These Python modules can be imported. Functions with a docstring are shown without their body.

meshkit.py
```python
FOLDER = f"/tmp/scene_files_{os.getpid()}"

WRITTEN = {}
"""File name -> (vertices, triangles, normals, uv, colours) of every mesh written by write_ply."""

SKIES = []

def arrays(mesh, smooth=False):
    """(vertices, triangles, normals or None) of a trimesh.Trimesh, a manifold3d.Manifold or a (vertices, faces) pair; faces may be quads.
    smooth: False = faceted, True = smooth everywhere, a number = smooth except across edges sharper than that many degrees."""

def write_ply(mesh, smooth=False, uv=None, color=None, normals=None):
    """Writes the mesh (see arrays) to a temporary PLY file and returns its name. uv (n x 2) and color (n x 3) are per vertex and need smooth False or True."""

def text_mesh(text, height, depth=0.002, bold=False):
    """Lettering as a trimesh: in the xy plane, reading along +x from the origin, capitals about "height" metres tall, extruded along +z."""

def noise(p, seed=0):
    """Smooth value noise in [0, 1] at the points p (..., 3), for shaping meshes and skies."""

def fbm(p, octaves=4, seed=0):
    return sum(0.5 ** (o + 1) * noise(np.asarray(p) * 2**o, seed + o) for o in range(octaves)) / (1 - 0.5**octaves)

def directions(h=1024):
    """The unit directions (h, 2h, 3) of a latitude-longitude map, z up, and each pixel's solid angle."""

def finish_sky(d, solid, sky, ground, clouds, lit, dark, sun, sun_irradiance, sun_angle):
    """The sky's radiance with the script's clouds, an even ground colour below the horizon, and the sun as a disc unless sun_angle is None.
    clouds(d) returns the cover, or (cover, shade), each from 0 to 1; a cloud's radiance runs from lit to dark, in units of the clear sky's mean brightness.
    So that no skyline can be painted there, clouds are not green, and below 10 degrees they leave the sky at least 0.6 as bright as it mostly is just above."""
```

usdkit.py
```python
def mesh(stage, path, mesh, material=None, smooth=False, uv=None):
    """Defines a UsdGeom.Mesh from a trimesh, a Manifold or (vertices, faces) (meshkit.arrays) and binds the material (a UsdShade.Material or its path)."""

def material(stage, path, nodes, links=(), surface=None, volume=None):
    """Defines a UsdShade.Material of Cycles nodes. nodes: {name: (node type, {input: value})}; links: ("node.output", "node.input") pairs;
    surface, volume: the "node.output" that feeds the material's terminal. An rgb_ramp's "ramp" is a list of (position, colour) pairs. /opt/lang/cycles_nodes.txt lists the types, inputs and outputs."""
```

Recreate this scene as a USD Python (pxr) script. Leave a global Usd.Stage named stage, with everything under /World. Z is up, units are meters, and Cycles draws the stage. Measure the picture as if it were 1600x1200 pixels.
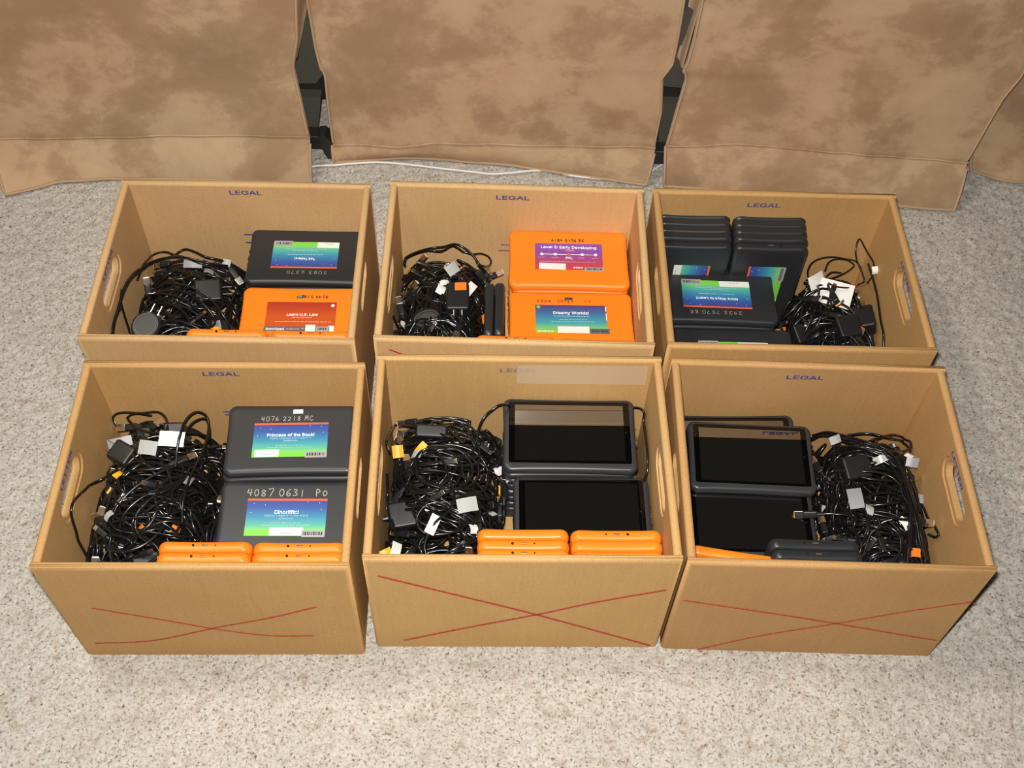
import math, random, numpy as np, trimesh, usdkit, meshkit
import manifold3d as m3
from pxr import Usd, UsdGeom, UsdLux, UsdShade, Gf, Sdf, Vt
from shapely.geometry import Polygon, LineString, box as sbox
from shapely.ops import unary_union

stage = Usd.Stage.CreateInMemory()
UsdGeom.SetStageUpAxis(stage, UsdGeom.Tokens.z)
UsdGeom.SetStageMetersPerUnit(stage, 1.0)
world = UsdGeom.Xform.Define(stage, '/World')
stage.SetDefaultPrim(world.GetPrim())
UsdGeom.Scope.Define(stage, '/World/Looks')
rng = random.Random(7)
nr = np.random.default_rng(11)

# ------------------------------------------------------------------ camera, light, exposure
F, PITCH, YAW, ROLL = 1777.5, 0.93722, 0.00185, 0.04476
EYE = np.array([-0.01815, -0.82426, 1.53291])
def basis():
    cy, sy, cp, sp, cr, sr = math.cos(YAW), math.sin(YAW), math.cos(PITCH), math.sin(PITCH), math.cos(ROLL), math.sin(ROLL)
    f = np.array([sy*cp, cy*cp, -sp]); r = np.array([cy, -sy, 0.0]); u = np.cross(r, f)
    return r*cr+u*sr, -r*sr+u*cr, f
RIGHT, UP, FWD = basis()
def frame(o, x, y, z):
    m = np.eye(4); m[0, :3], m[1, :3], m[2, :3], m[3, :3] = x, y, z, o
    return Gf.Matrix4d(*m.ravel().tolist())
cam = UsdGeom.Camera.Define(stage, '/World/camera')
cam.AddTransformOp().Set(frame(EYE, RIGHT, UP, -FWD))
cam.CreateHorizontalApertureAttr(36.0); cam.CreateVerticalApertureAttr(27.0)
cam.CreateFocalLengthAttr(F/1600*36.0)
cam.CreateClippingRangeAttr(Gf.Vec2f(0.05, 50))
cam.CreateExposureAttr(0.60)
# the flash of the camera, just above the lens: the picture's main light
flash = UsdLux.RectLight.Define(stage, '/World/camera_flash')
flash.AddTransformOp().Set(frame(EYE + UP*0.042 - RIGHT*0.012 + FWD*0.012, RIGHT, UP, -FWD))
flash.CreateWidthAttr(0.034); flash.CreateHeightAttr(0.018)
flash.CreateIntensityAttr(12000.0); flash.CreateColorAttr(Gf.Vec3f(1.0, 0.965, 0.905))
# unseen fill light, added overhead to brighten the rear of the scene
lamp = UsdLux.DiskLight.Define(stage, '/World/added_fill_light')
lamp.AddTransformOp().Set(frame([-0.90, 0.20, 2.42], [1, 0, 0], [0, 1, 0], [0, 0, 1]))
lamp.CreateRadiusAttr(0.20); lamp.CreateIntensityAttr(38.0); lamp.CreateColorAttr(Gf.Vec3f(1.0, 0.92, 0.80))
# dim room light all round
dome = UsdLux.DomeLight.Define(stage, '/World/room_light')
dome.CreateIntensityAttr(0.006); dome.CreateColorAttr(Gf.Vec3f(1.0, 0.86, 0.68))

# ------------------------------------------------------------------ helpers
used = {}
def numbered(parent, name):
    k = (parent, name); n = used.get(k, 0); used[k] = n+1
    return f'{parent}/{name}' + (f'_{n:03d}' if n else '')
def data(p, label=None, cat=None, group=None, kind=None):
    for k, v in (('label', label), ('category', cat), ('group', group), ('kind', kind)):
        if v: p.SetCustomDataByKey(k, v)
def thing(name, label, cat, mat=None, group=None, kind=None, parent='/World'):
    path = numbered(parent, name)
    x = UsdGeom.Xform.Define(stage, path)
    if mat is not None: x.AddTransformOp().Set(mat)
    data(x.GetPrim(), label, cat, group, kind)
    return path
def part(parent, name, mesh, mat, smooth=False, label=None, uv=None, **kw):
    path = numbered(parent, name)
    m = usdkit.mesh(stage, path, mesh, mat, smooth=smooth, uv=uv)
    if kw or label: data(m.GetPrim(), label, **kw)
    return path
def copy(src, name, label, cat, mat, group):
    path = numbered('/World', name)
    x = UsdGeom.Xform.Define(stage, path)
    x.GetPrim().GetReferences().AddInternalReference(src)
    x.MakeMatrixXform().Set(mat)
    x.GetPrim().SetInstanceable(True)
    data(x.GetPrim(), label, cat, group)
    return path
def cat(ms):
    return trimesh.util.concatenate([m for m in ms if m is not None])
def tm(m):
    q = m.to_mesh(); return trimesh.Trimesh(q.vert_properties[:, :3].copy(), q.tri_verts.copy(), process=False)
def bx(x0, x1, y0, y1, z0, z1):
    b = trimesh.creation.box([x1-x0, y1-y0, z1-z0]); b.apply_translation([(x0+x1)/2, (y0+y1)/2, (z0+z1)/2]); return b
def rbox(sx, sy, sz, r, n=3):
    s = m3.Manifold.sphere(r, 4*n)
    return tm(m3.Manifold.batch_hull([s.translate((a*(sx/2-r), b*(sy/2-r), c*(sz/2-r))) for a in (-1, 1) for b in (-1, 1) for c in (-1, 1)]))
def rect(w, h, r, n=6, concave=0.0, side=8):
    pts = []
    cs = [(w/2-r, h/2-r, 0), (-w/2+r, h/2-r, 90), (-w/2+r, -h/2+r, 180), (w/2-r, -h/2+r, 270)]
    for i, (cx, cy, a0) in enumerate(cs):
        arc = [(cx+r*math.cos(math.radians(a0+90*k/n)), cy+r*math.sin(math.radians(a0+90*k/n))) for k in range(n+1)]
        pts += arc
        nx = cs[(i+1) % 4]; a1 = math.radians(nx[2]); q = (nx[0]+r*math.cos(a1), nx[1]+r*math.sin(a1))
        nrm = (math.cos(math.radians(a0+90)), math.sin(math.radians(a0+90)))
        for k in range(1, side):
            t = k/side; d = concave*math.sin(math.pi*t)**0.8
            pts.append((arc[-1][0]*(1-t)+q[0]*t-nrm[0]*d, arc[-1][1]*(1-t)+q[1]*t-nrm[1]*d))
    return np.array(pts)
def inset(pts, d):
    # moves a ring of points inwards along its own normals
    t = np.roll(pts, -1, 0)-np.roll(pts, 1, 0); n = np.c_[-t[:, 1], t[:, 0]]; n /= np.linalg.norm(n, axis=1)[:, None]
    return pts+n*d
def loft(rings, cap0=True, cap1=True):
    n = len(rings[0]); V = list(np.vstack(rings)); Fc = []
    for i in range(len(rings)-1):
        for k in range(n):
            a, b, c, d = i*n+k, i*n+(k+1) % n, (i+1)*n+(k+1) % n, (i+1)*n+k
            Fc += [(a, b, c), (a, c, d)]
    if cap0:
        V.append(rings[0].mean(0)); Fc += [(len(V)-1, (k+1) % n, k) for k in range(n)]
    if cap1:
        V.append(rings[-1].mean(0)); o = (len(rings)-1)*n; Fc += [(len(V)-1, o+k, o+(k+1) % n) for k in range(n)]
    return trimesh.Trimesh(np.array(V), np.array(Fc), process=False)
def spline(p, step=0.006, closed=False):
    p = np.asarray(p, float); q = np.vstack([2*p[0]-p[1], p, 2*p[-1]-p[-2]]); out = []
    for i in range(1, len(q)-2):
        a, b, c, d = q[i-1:i+3]; n = max(2, int(np.linalg.norm(c-b)/step)); t = np.linspace(0, 1, n, endpoint=False)[:, None]
        out.append(0.5*(2*b+(c-a)*t+(2*a-5*b+4*c-d)*t**2+(3*b-a-3*c+d)*t**3))
    return np.vstack(out+[p[-1:]])
def tube(p, r, k=7, caps=True):
    p = np.asarray(p, float); t = np.gradient(p, axis=0); t /= np.maximum(np.linalg.norm(t, axis=1), 1e-9)[:, None]
    n = np.cross(t[0], [0.3, 0.2, 0.9]); n /= np.linalg.norm(n); N = np.empty_like(p)
    for i in range(len(p)):
        n = n-t[i]*np.dot(n, t[i]); n /= max(np.linalg.norm(n), 1e-9); N[i] = n
    Bn = np.cross(t, N); a = np.arange(k)*2*math.pi/k
    rr = np.broadcast_to(r, len(p))[:, None, None]
    R = p[:, None]+rr*(np.cos(a)[None, :, None]*N[:, None]+np.sin(a)[None, :, None]*Bn[:, None])
    return loft(list(R), caps, caps)
def mat4(o, x, y, z):
    m = np.eye(4); m[:3, 0], m[:3, 1], m[:3, 2], m[:3, 3] = x, y, z, o; return m
def put(mesh, m):
    mesh = mesh.copy(); mesh.apply_transform(m); return mesh
def usdm(m):
    return Gf.Matrix4d(*np.asarray(m).T.ravel().tolist())
def unit(v):
    v = np.asarray(v, float); return v/np.linalg.norm(v)

# ------------------------------------------------------------------ materials
L = '/World/Looks/'
def plain(name, col, rough=0.5, spec=0.5, **kw):
    return usdkit.material(stage, L+name, {'p': ('principled_bsdf', dict(base_color=col, roughness=rough, specular_ior_level=spec, **kw))}, surface='p.BSDF')
def cardboard(name, c0, c1, seed):
    return usdkit.material(stage, L+name, {
        'g': ('geometry', {}), 'm': ('mapping', {'location': (seed, seed*2, 0), 'scale': (1, 1, 1)}),
        'n1': ('noise_texture', {'scale': 9.0, 'detail': 4.0}), 'n2': ('noise_texture', {'scale': 420.0, 'detail': 3.0}),
        'm3': ('mapping', {'scale': (260, 260, 12)}), 'n3': ('noise_texture', {'scale': 1.0, 'detail': 2.0}),
        'r1': ('rgb_ramp', {'ramp': [(0.3, c0), (0.7, c1)]}), 'r2': ('rgb_ramp', {'ramp': [(0.28, (0.84,)*3), (0.5, (1.0,)*3), (0.72, (1.06,)*3)]}),
        'r3': ('rgb_ramp', {'ramp': [(0.3, (0.965,)*3), (0.7, (1.02,)*3)]}),
        'x': ('mix_color', {'blend_type': 'multiply', 'fac': 0.8, 'use_clamp': False}), 'x3': ('mix_color', {'blend_type': 'multiply', 'fac': 1.0}),
        'b': ('bump', {'strength': 0.05, 'distance': 0.0012}),
        'p': ('principled_bsdf', {'roughness': 0.72, 'specular_ior_level': 0.3})},
        [('g.position', 'm.vector'), ('m.vector', 'n1.vector'), ('g.position', 'n2.vector'), ('g.position', 'm3.vector'), ('m3.vector', 'n3.vector'), ('n1.fac', 'r1.fac'), ('n2.fac', 'r2.fac'), ('n3.fac', 'r3.fac'),
         ('r1.color', 'x.a'), ('r2.color', 'x.b'), ('x.result', 'x3.a'), ('r3.color', 'x3.b'), ('x3.result', 'p.base_color'), ('n3.fac', 'b.height'), ('b.normal', 'p.normal')], surface='p.BSDF')
CARD = {'BL': cardboard('cardboard_pale', (0.560, 0.345, 0.158), (0.600, 0.378, 0.179), 1.3), 'BM': cardboard('cardboard_straw', (0.580, 0.373, 0.167), (0.630, 0.411, 0.192), 4.1),
        'BR': cardboard('cardboard_tan', (0.470, 0.269, 0.098), (0.515, 0.298, 0.115), 7.7), 'FL': cardboard('cardboard_kraft', (0.490, 0.283, 0.107), (0.535, 0.317, 0.124), 2.2),
        'FM': cardboard('cardboard_honey', (0.530, 0.317, 0.124), (0.575, 0.354, 0.141), 9.1), 'FR': cardboard('cardboard_brown', (0.455, 0.255, 0.098), (0.500, 0.288, 0.115), 5.5)}
carpet = usdkit.material(stage, L+'carpet', {
    'g': ('geometry', {}), 'n1': ('noise_texture', {'scale': 6.0, 'detail': 3.0}), 'n2': ('noise_texture', {'scale': 230.0, 'detail': 4.0, 'roughness': 0.65}),
    'v': ('noise_texture', {'scale': 250.0, 'detail': 2.0, 'roughness': 0.6, 'distortion': 0.5}), 'n4': ('noise_texture', {'scale': 60.0, 'detail': 3.0}),
    'r1': ('rgb_ramp', {'ramp': [(0.3, (0.505, 0.482, 0.443)), (0.7, (0.58, 0.556, 0.515))]}),
    'r2': ('rgb_ramp', {'ramp': [(0.34, (0.62, 0.55, 0.49)), (0.46, (0.88, 0.86, 0.83)), (0.56, (1.0, 1.0, 1.0)), (0.7, (1.1, 1.1, 1.1))]}),
    'r3': ('rgb_ramp', {'ramp': [(0.29, (0.20, 0.165, 0.15)), (0.37, (0.58, 0.52, 0.48)), (0.44, (1.0, 1.0, 1.0))]}),
    'r4': ('rgb_ramp', {'ramp': [(0.32, (0.84, 0.79, 0.74)), (0.5, (1.0, 1.0, 1.0))]}),
    'a': ('mix_color', {'blend_type': 'multiply', 'fac': 0.75, 'use_clamp': False}), 'c': ('mix_color', {'blend_type': 'multiply', 'fac': 0.85}), 'd': ('mix_color', {'blend_type': 'multiply', 'fac': 1.0}),
    'b': ('bump', {'strength': 0.35, 'distance': 0.003}), 'p': ('principled_bsdf', {'roughness': 0.95, 'specular_ior_level': 0.15, 'sheen_weight': 0.1})},
    [('g.position', f'{k}.vector') for k in ('n1', 'n2', 'v', 'n4')] + [('n1.fac', 'r1.fac'), ('n2.fac', 'r2.fac'), ('v.fac', 'r3.fac'), ('n4.fac', 'r4.fac'), ('r1.color', 'a.a'), ('r2.color', 'a.b'),
     ('a.result', 'c.a'), ('r3.color', 'c.b'), ('c.result', 'd.a'), ('r4.color', 'd.b'), ('d.result', 'p.base_color'), ('n2.fac', 'b.height'), ('b.normal', 'p.normal')], surface='p.BSDF')
def suede(name, off):
    return usdkit.material(stage, L+name, {
        'g': ('geometry', {}), 'm': ('mapping', {'location': (off, 0, off*1.7), 'scale': (5.6, 5.6, 7.2)}), 'n1': ('noise_texture', {'scale': 1.0, 'detail': 8.0, 'roughness': 0.66, 'distortion': 0.15}),
        'm2': ('mapping', {'location': (off*3, 1, 2), 'scale': (3, 3, 4)}), 'n2': ('noise_texture', {'scale': 1.0, 'detail': 3.0}), 'n3': ('noise_texture', {'scale': 500.0, 'detail': 2.0}),
        'r1': ('rgb_ramp', {'ramp': [(0.39, (0.330, 0.220, 0.134)), (0.47, (0.375, 0.256, 0.160)), (0.53, (0.46, 0.327, 0.211)), (0.64, (0.50, 0.364, 0.236))]}),
        'r2': ('rgb_ramp', {'ramp': [(0.35, (1.07, 0.955, 0.92)), (0.62, (0.98, 0.995, 0.95))]}),
        'a': ('mix_color', {'blend_type': 'multiply', 'fac': 1.0, 'use_clamp': False}),
        'b': ('bump', {'strength': 0.1, 'distance': 0.001}), 'p': ('principled_bsdf', {'roughness': 0.85, 'specular_ior_level': 0.15, 'sheen_weight': 0.12, 'sheen_tint': (0.9, 0.75, 0.6)})},
        [('g.position', 'm.vector'), ('m.vector', 'n1.vector'), ('g.position', 'm2.vector'), ('m2.vector', 'n2.vector'), ('g.position', 'n3.vector'), ('n1.fac', 'r1.fac'), ('n2.fac', 'r2.fac'),
         ('r1.color', 'a.a'), ('r2.color', 'a.b'), ('a.result', 'p.base_color'), ('n3.fac', 'b.height'), ('b.normal', 'p.normal')], surface='p.BSDF')
SUEDE = suede('brown_suede', 0.37)
PIPE = plain('suede_piping', (0.45, 0.31, 0.195), 0.85, 0.15)
LEATHER = usdkit.material(stage, L+'black_leather', {'g': ('geometry', {}), 'n': ('noise_texture', {'scale': 240.0, 'detail': 3.0}), 'b': ('bump', {'strength': 0.25, 'distance': 0.001}),
    'p': ('principled_bsdf', {'base_color': (0.085, 0.082, 0.068), 'roughness': 0.42})}, [('g.position', 'n.vector'), ('n.fac', 'b.height'), ('b.normal', 'p.normal')], surface='p.BSDF')
BLACKMETAL = plain('black_metal', (0.02, 0.02, 0.018), 0.4)
def rubber(name, col, rough):
    return usdkit.material(stage, L+name, {'t': ('texture_coordinate', {}), 'n': ('noise_texture', {'scale': 900.0, 'detail': 1.0}), 'b': ('bump', {'strength': 0.06, 'distance': 0.0006}),
        'p': ('principled_bsdf', {'base_color': col, 'roughness': rough, 'specular_ior_level': 0.5})}, [('t.object', 'n.vector'), ('n.fac', 'b.height'), ('b.normal', 'p.normal')], surface='p.BSDF')
ORANGE = rubber('orange_rubber', (0.95, 0.225, 0.012), 0.38)
CHARCOAL = rubber('charcoal_rubber', (0.022, 0.023, 0.026), 0.38)
GREYBLACK = rubber('grey_black_rubber', (0.031, 0.033, 0.037), 0.38)
GLASS = usdkit.material(stage, L+'screen_glass', {'p': ('principled_bsdf', {'base_color': (0.0015, 0.0015, 0.0015), 'roughness': 0.03, 'ior': 1.5})}, surface='p.BSDF')
DISPLAY = usdkit.material(stage, L+'display', {'p': ('principled_bsdf', {'base_color': (0.001, 0.001, 0.0012), 'roughness': 0.02, 'ior': 4.0})}, surface='p.BSDF')
CORD = plain('black_cord', (0.008, 0.0078, 0.0075), 0.2, 0.6)
PLUGBLACK = plain('plug_black', (0.011, 0.011, 0.012), 0.42)
STEEL = plain('plug_steel', (0.75, 0.74, 0.72), 0.22, metallic=1.0)
YELLOW = plain('yellow_plastic', (0.80, 0.42, 0.02), 0.45)
TAGORANGE = plain('orange_plastic', (0.85, 0.20, 0.02), 0.45)
WHITE = plain('white_paper', (0.80, 0.79, 0.76), 0.6)
SILVER = plain('clear_tape', (0.42, 0.43, 0.42), 0.22)
GREYTAG = plain('grey_tag', (0.28, 0.28, 0.30), 0.4)
INK = plain('blue_ink', (0.085, 0.075, 0.25), 0.7, 0.2)
FAINTINK = plain('faint_blue_ink', (0.24, 0.17, 0.20), 0.7, 0.2)
RED = usdkit.material(stage, L+'red_marker', {'g': ('geometry', {}), 'n': ('noise_texture', {'scale': 260.0}), 'r': ('rgb_ramp', {'ramp': [(0.35, (0.42, 0.045, 0.03)), (0.65, (0.50, 0.10, 0.05))]}),
    'p': ('principled_bsdf', {'roughness': 0.7, 'specular_ior_level': 0.2})}, [('g.position', 'n.vector'), ('n.fac', 'r.fac'), ('r.color', 'p.base_color')], surface='p.BSDF')
CHALK = plain('silver_pen', (0.42, 0.42, 0.40), 0.6)
DULLPEN = plain('dull_silver_pen', (0.25, 0.235, 0.20), 0.6)
REDPEN = plain('dark_red_pen', (0.28, 0.03, 0.01), 0.7)
BLACKPEN = plain('black_pen', (0.06, 0.015, 0.005), 0.7)
BLACKHOLE = plain('port_black', (0.008, 0.008, 0.008), 0.5)
BRASS = plain('port_metal', (0.35, 0.27, 0.15), 0.35, metallic=0.8)
TITLE = plain('title_white', (0.88, 0.9, 0.92), 0.5)
FAINT = plain('fine_print', (0.42, 0.60, 0.72), 0.5)
FAINTRED = plain('fine_print_rose', (0.80, 0.48, 0.40), 0.5)
GREYSTK = plain('barcode_grey', (0.38, 0.37, 0.38), 0.4)
DARKSTK = plain('barcode_dark', (0.13, 0.13, 0.15), 0.4)
BARINK = plain('barcode_ink', (0.05, 0.05, 0.06), 0.6)
GREEN = plain('label_green', (0.20, 0.62, 0.06), 0.4)
LINEORG = plain('label_orange_line', (0.80, 0.12, 0.04), 0.45)
TAPE = usdkit.material(stage, L+'packing_tape', {'t': ('transparent_bsdf', {'color': (1, 0.97, 0.93)}), 'd': ('principled_bsdf', {'base_color': (0.86, 0.72, 0.52), 'roughness': 0.2}), 'x': ('mix_closure', {'fac': 0.33})},
    [('t.BSDF', 'x.closure1'), ('d.BSDF', 'x.closure2')], surface='x.closure')
def printed(name, stops, rough=0.35):
    # label print: a vertical run of colour over the label's own height
    return usdkit.material(stage, L+name, {'t': ('texture_coordinate', {}), 's': ('separate_xyz', {}), 'r': ('rgb_ramp', {'ramp': stops}), 'p': ('principled_bsdf', {'roughness': rough})},
        [('t.UV', 's.vector'), ('s.y', 'r.fac'), ('r.color', 'p.base_color')], surface='p.BSDF')
P_BLUE = printed('print_blue', [(0.0, (0.22, 0.62, 0.10)), (0.17, (0.20, 0.60, 0.16)), (0.28, (0.10, 0.45, 0.36)), (0.5, (0.045, 0.26, 0.42)), (0.75, (0.04, 0.10, 0.36)), (1.0, (0.05, 0.045, 0.24))])
P_RED = printed('print_red', [(0.0, (0.55, 0.09, 0.02)), (0.5, (0.55, 0.09, 0.015)), (1.0, (0.40, 0.035, 0.02))])
P_PURPLE = printed('print_purple', [(0.0, (0.62, 0.05, 0.045)), (0.3, (0.42, 0.06, 0.14)), (0.6, (0.24, 0.07, 0.34)), (1.0, (0.22, 0.08, 0.42))])
P_DREAM = printed('print_dream', [(0.0, (0.28, 0.58, 0.06)), (0.16, (0.20, 0.52, 0.16)), (0.35, (0.06, 0.36, 0.40)), (0.7, (0.045, 0.15, 0.36)), (1.0, (0.09, 0.04, 0.20))])

# ------------------------------------------------------------------ the setting: carpeted floor
def axis(lo, hi, a, b, fine, coarse):
    return np.unique(np.r_[np.arange(lo, a, coarse), np.arange(a, b, fine), np.arange(b, hi+coarse, coarse)])
gx, gy = axis(-2.4, 2.4, -1.12, 1.12, 0.0042, 0.05), axis(-1.4, 3.0, -0.42, 1.02, 0.0042, 0.05)
X, Y = np.meshgrid(gx, gy, indexing='ij'); P = np.stack([X, Y, 0*X], -1)
hz = 0.0050*(meshkit.noise(P*215, 3)-0.5) + 0.0022*(meshkit.noise(P*95, 5)-0.5) + 0.0012*(meshkit.noise(P*22, 9)-0.5)
P[..., 2] = hz-0.0006
nx_, ny_ = len(gx), len(gy); I = np.arange(nx_*ny_).reshape(nx_, ny_)
q = np.stack([I[:-1, :-1], I[1:, :-1], I[1:, 1:], I[:-1, 1:]], -1).reshape(-1, 4)
fl = usdkit.mesh(stage, '/World/floor', (P.reshape(-1, 3), q), carpet, smooth=True)
data(fl.GetPrim(), 'pale beige carpet flecked with brown and grey', None, None, 'structure')

# ------------------------------------------------------------------ the couch behind: suede cover over a black leather seat front
cover = thing('sofa_cover', 'mottled brown suede couch cover hanging in panels to the carpet behind the boxes', 'sofa cover', Gf.Matrix4d().SetTranslate(Gf.Vec3d(0, 0.83, 0)))
OFF = np.array([0, 0.83, 0])
def lerp_curve(pts, s):
    pts = np.asarray(pts, float); d = np.r_[0, np.cumsum(np.linalg.norm(np.diff(pts, axis=0), axis=1))]; d /= d[-1]
    return np.stack([np.interp(s, d, pts[:, k]) for k in range(3)], -1)
def sheet(G, thick=0.003):
    # a cloth of real thickness from a grid of points (nu, nv, 3)
    nu, nv = G.shape[:2]; du = np.gradient(G, axis=0); dv = np.gradient(G, axis=1); n = np.cross(du, dv); n /= np.maximum(np.linalg.norm(n, axis=2), 1e-9)[..., None]
    if n[..., 1].mean() > 0: n = -n
    A, Bk = G, G-n*thick; V = np.vstack([A.reshape(-1, 3), Bk.reshape(-1, 3)]); I = np.arange(nu*nv).reshape(nu, nv); o = nu*nv; f = []
    def quad(a, b, c, d): f.extend([(a, b, c), (a, c, d)])
    for i in range(nu-1):
        for j in range(nv-1):
            a, b, c, d = I[i, j], I[i+1, j], I[i+1, j+1], I[i, j+1]; quad(a, b, c, d); quad(o+d, o+c, o+b, o+a)
    for i in range(nu-1):
        quad(I[i+1, 0], I[i, 0], o+I[i, 0], o+I[i+1, 0]); quad(I[i, -1], I[i+1, -1], o+I[i+1, -1], o+I[i, -1])
    for j in range(nv-1):
        quad(I[0, j], I[0, j+1], o+I[0, j+1], o+I[0, j]); quad(I[-1, j+1], I[-1, j], o+I[-1, j], o+I[-1, j+1])
    m = trimesh.Trimesh(V, np.array(f), process=False); m.fix_normals(); return m
def panel(Lp, Rp, seam, bottom, seed, up=0.62):
    # Lp, Rp: points down the two edges to the seam; then the hem band to the bottom curve
    Lp, Rp = np.array(Lp), np.array(Rp)
    ext = lambda E: np.vstack([E[0]+(E[0]-E[1])/abs(E[0, 2]-E[1, 2])*max(0.0, up-E[0, 2])*np.array([0.6, 1, 1]), E])
    Lp, Rp = ext(Lp), ext(Rp)
    nu, nv = 90, 70; s = np.linspace(0, 1, nv); a = lerp_curve(Lp, s); b = lerp_curve(Rp, s); t = np.linspace(0, 1, nu)[:, None, None]
    G = a[None]*(1-t)+b[None]*t
    sc = lerp_curve(seam, np.linspace(0, 1, nu)); w = (s**6)[None, :, None]; G = G+w*(sc-G[:, -1])[:, None]*np.array([0, 1, 1.0])
    wob = 0.010*(meshkit.noise(G*np.array([6, 0, 3.5])+seed*7, seed)-0.5)+0.005*(meshkit.noise(G*np.array([16, 0, 11])+seed*3, seed+5)-0.5)
    G[..., 1] += wob
    path = part(cover, 'skirt_panel', put(sheet(G), mat4(-OFF, [1, 0, 0], [0, 1, 0], [0, 0, 1])), SUEDE, smooth=50)
    bc = lerp_curve(bottom, np.linspace(0, 1, nu)); nb = 18; k = np.linspace(0, 1, nb)[None, :, None]
    H = G[:, -1][:, None]*(1-k)+bc[:, None]*k
    H[..., 1] -= 0.007*np.sin(np.pi*k[..., 0]); H[:, :, 1] += 0.004*(meshkit.noise(H*np.array([25, 0, 9])+seed, seed+2)-0.5)
    part(path, 'hem_band', put(sheet(H, 0.0035), mat4(-OFF, [1, 0, 0], [0, 1, 0], [0, 0, 1])), SUEDE, smooth=50)
    sm = H[:, 0]+np.array([0, -0.0025, 0.001]); part(path, 'seam_fold', put(tube(sm, 0.0022, 6), mat4(-OFF, [1, 0, 0], [0, 1, 0], [0, 0, 1])), SUEDE, smooth=60)
    low = np.vstack([H[0, ::3], H[::3, -1], H[-1, ::-3]])+np.array([0, -0.0015, 0.0]); low[:, 2] = np.maximum(low[:, 2], 0.004)
    part(path, 'hem_piping', put(tube(low, 0.0030, 6), mat4(-OFF, [1, 0, 0], [0, 1, 0], [0, 0, 1])), PIPE, smooth=60)
    for E, g in ((G[0], 1), (G[-1], -1)):
        part(path, 'edge_piping', put(tube(E[::2]+np.array([0.003*g, -0.002, 0]), 0.0026, 6), mat4(-OFF, [1, 0, 0], [0, 1, 0], [0, 0, 1])), PIPE, smooth=60)
    return path, G
pl, GL = panel([(-0.999, .83, .324), (-1.014, .825, .248), (-1.022, .82, .192), (-1.021, .815, .157), (-1.018, .79, .046)], [(-.407, .83, .353), (-.414, .825, .279), (-.428, .82, .223), (-.425, .815, .189), (-.412, .79, .087)],
      [(-1.018, .79, .046), (-.818, .79, .061), (-.659, .79, .075), (-.412, .79, .087)], [(-.976, .685, .006), (-.952, .693, .006), (-.889, .724, .006), (-.796, .741, .006), (-.64, .747, .006), (-.413, .751, .006)], 1)
pm, GM = panel([(-.398, .85, .34), (-.394, .845, .251), (-.39, .842, .219), (-.387, .84, .203), (-.381, .84, .196), (-.383, .832, .103), (-.38, .825, .037)],
      [(.25, .85, .373), (.25, .845, .299), (.248, .842, .246), (.243, .84, .234), (.232, .84, .222), (.24, .832, .145), (.237, .825, .063)],
      [(-.38, .825, .037), (-.317, .825, .042), (-.25, .825, .038), (-.182, .825, .052), (-.035, .825, .057), (.237, .825, .063)],
      [(-.376, .809, .006), (-.331, .817, .006), (-.252, .83, .006), (-.159, .832, .006), (-.034, .824, .006), (.09, .806, .006), (.225, .787, .006)], 2)
pr, GR = panel([(.275, .85, .374), (.272, .845, .3), (.268, .842, .254), (.262, .84, .237), (.271, .84, .224), (.265, .832, .177), (.253, .815, .082)],
      [(.875, .85, .404), (.866, .845, .331), (.864, .842, .286), (.866, .84, .27), (.867, .84, .256), (.849, .832, .209), (.824, .815, .074)],
      [(.253, .815, .082), (.384, .815, .091), (.524, .815, .087), (.701, .815, .076), (.824, .815, .074)], [(.259, .785, .006), (.458, .777, .006), (.701, .76, .006), (.81, .753, .006)], 3)
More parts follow.
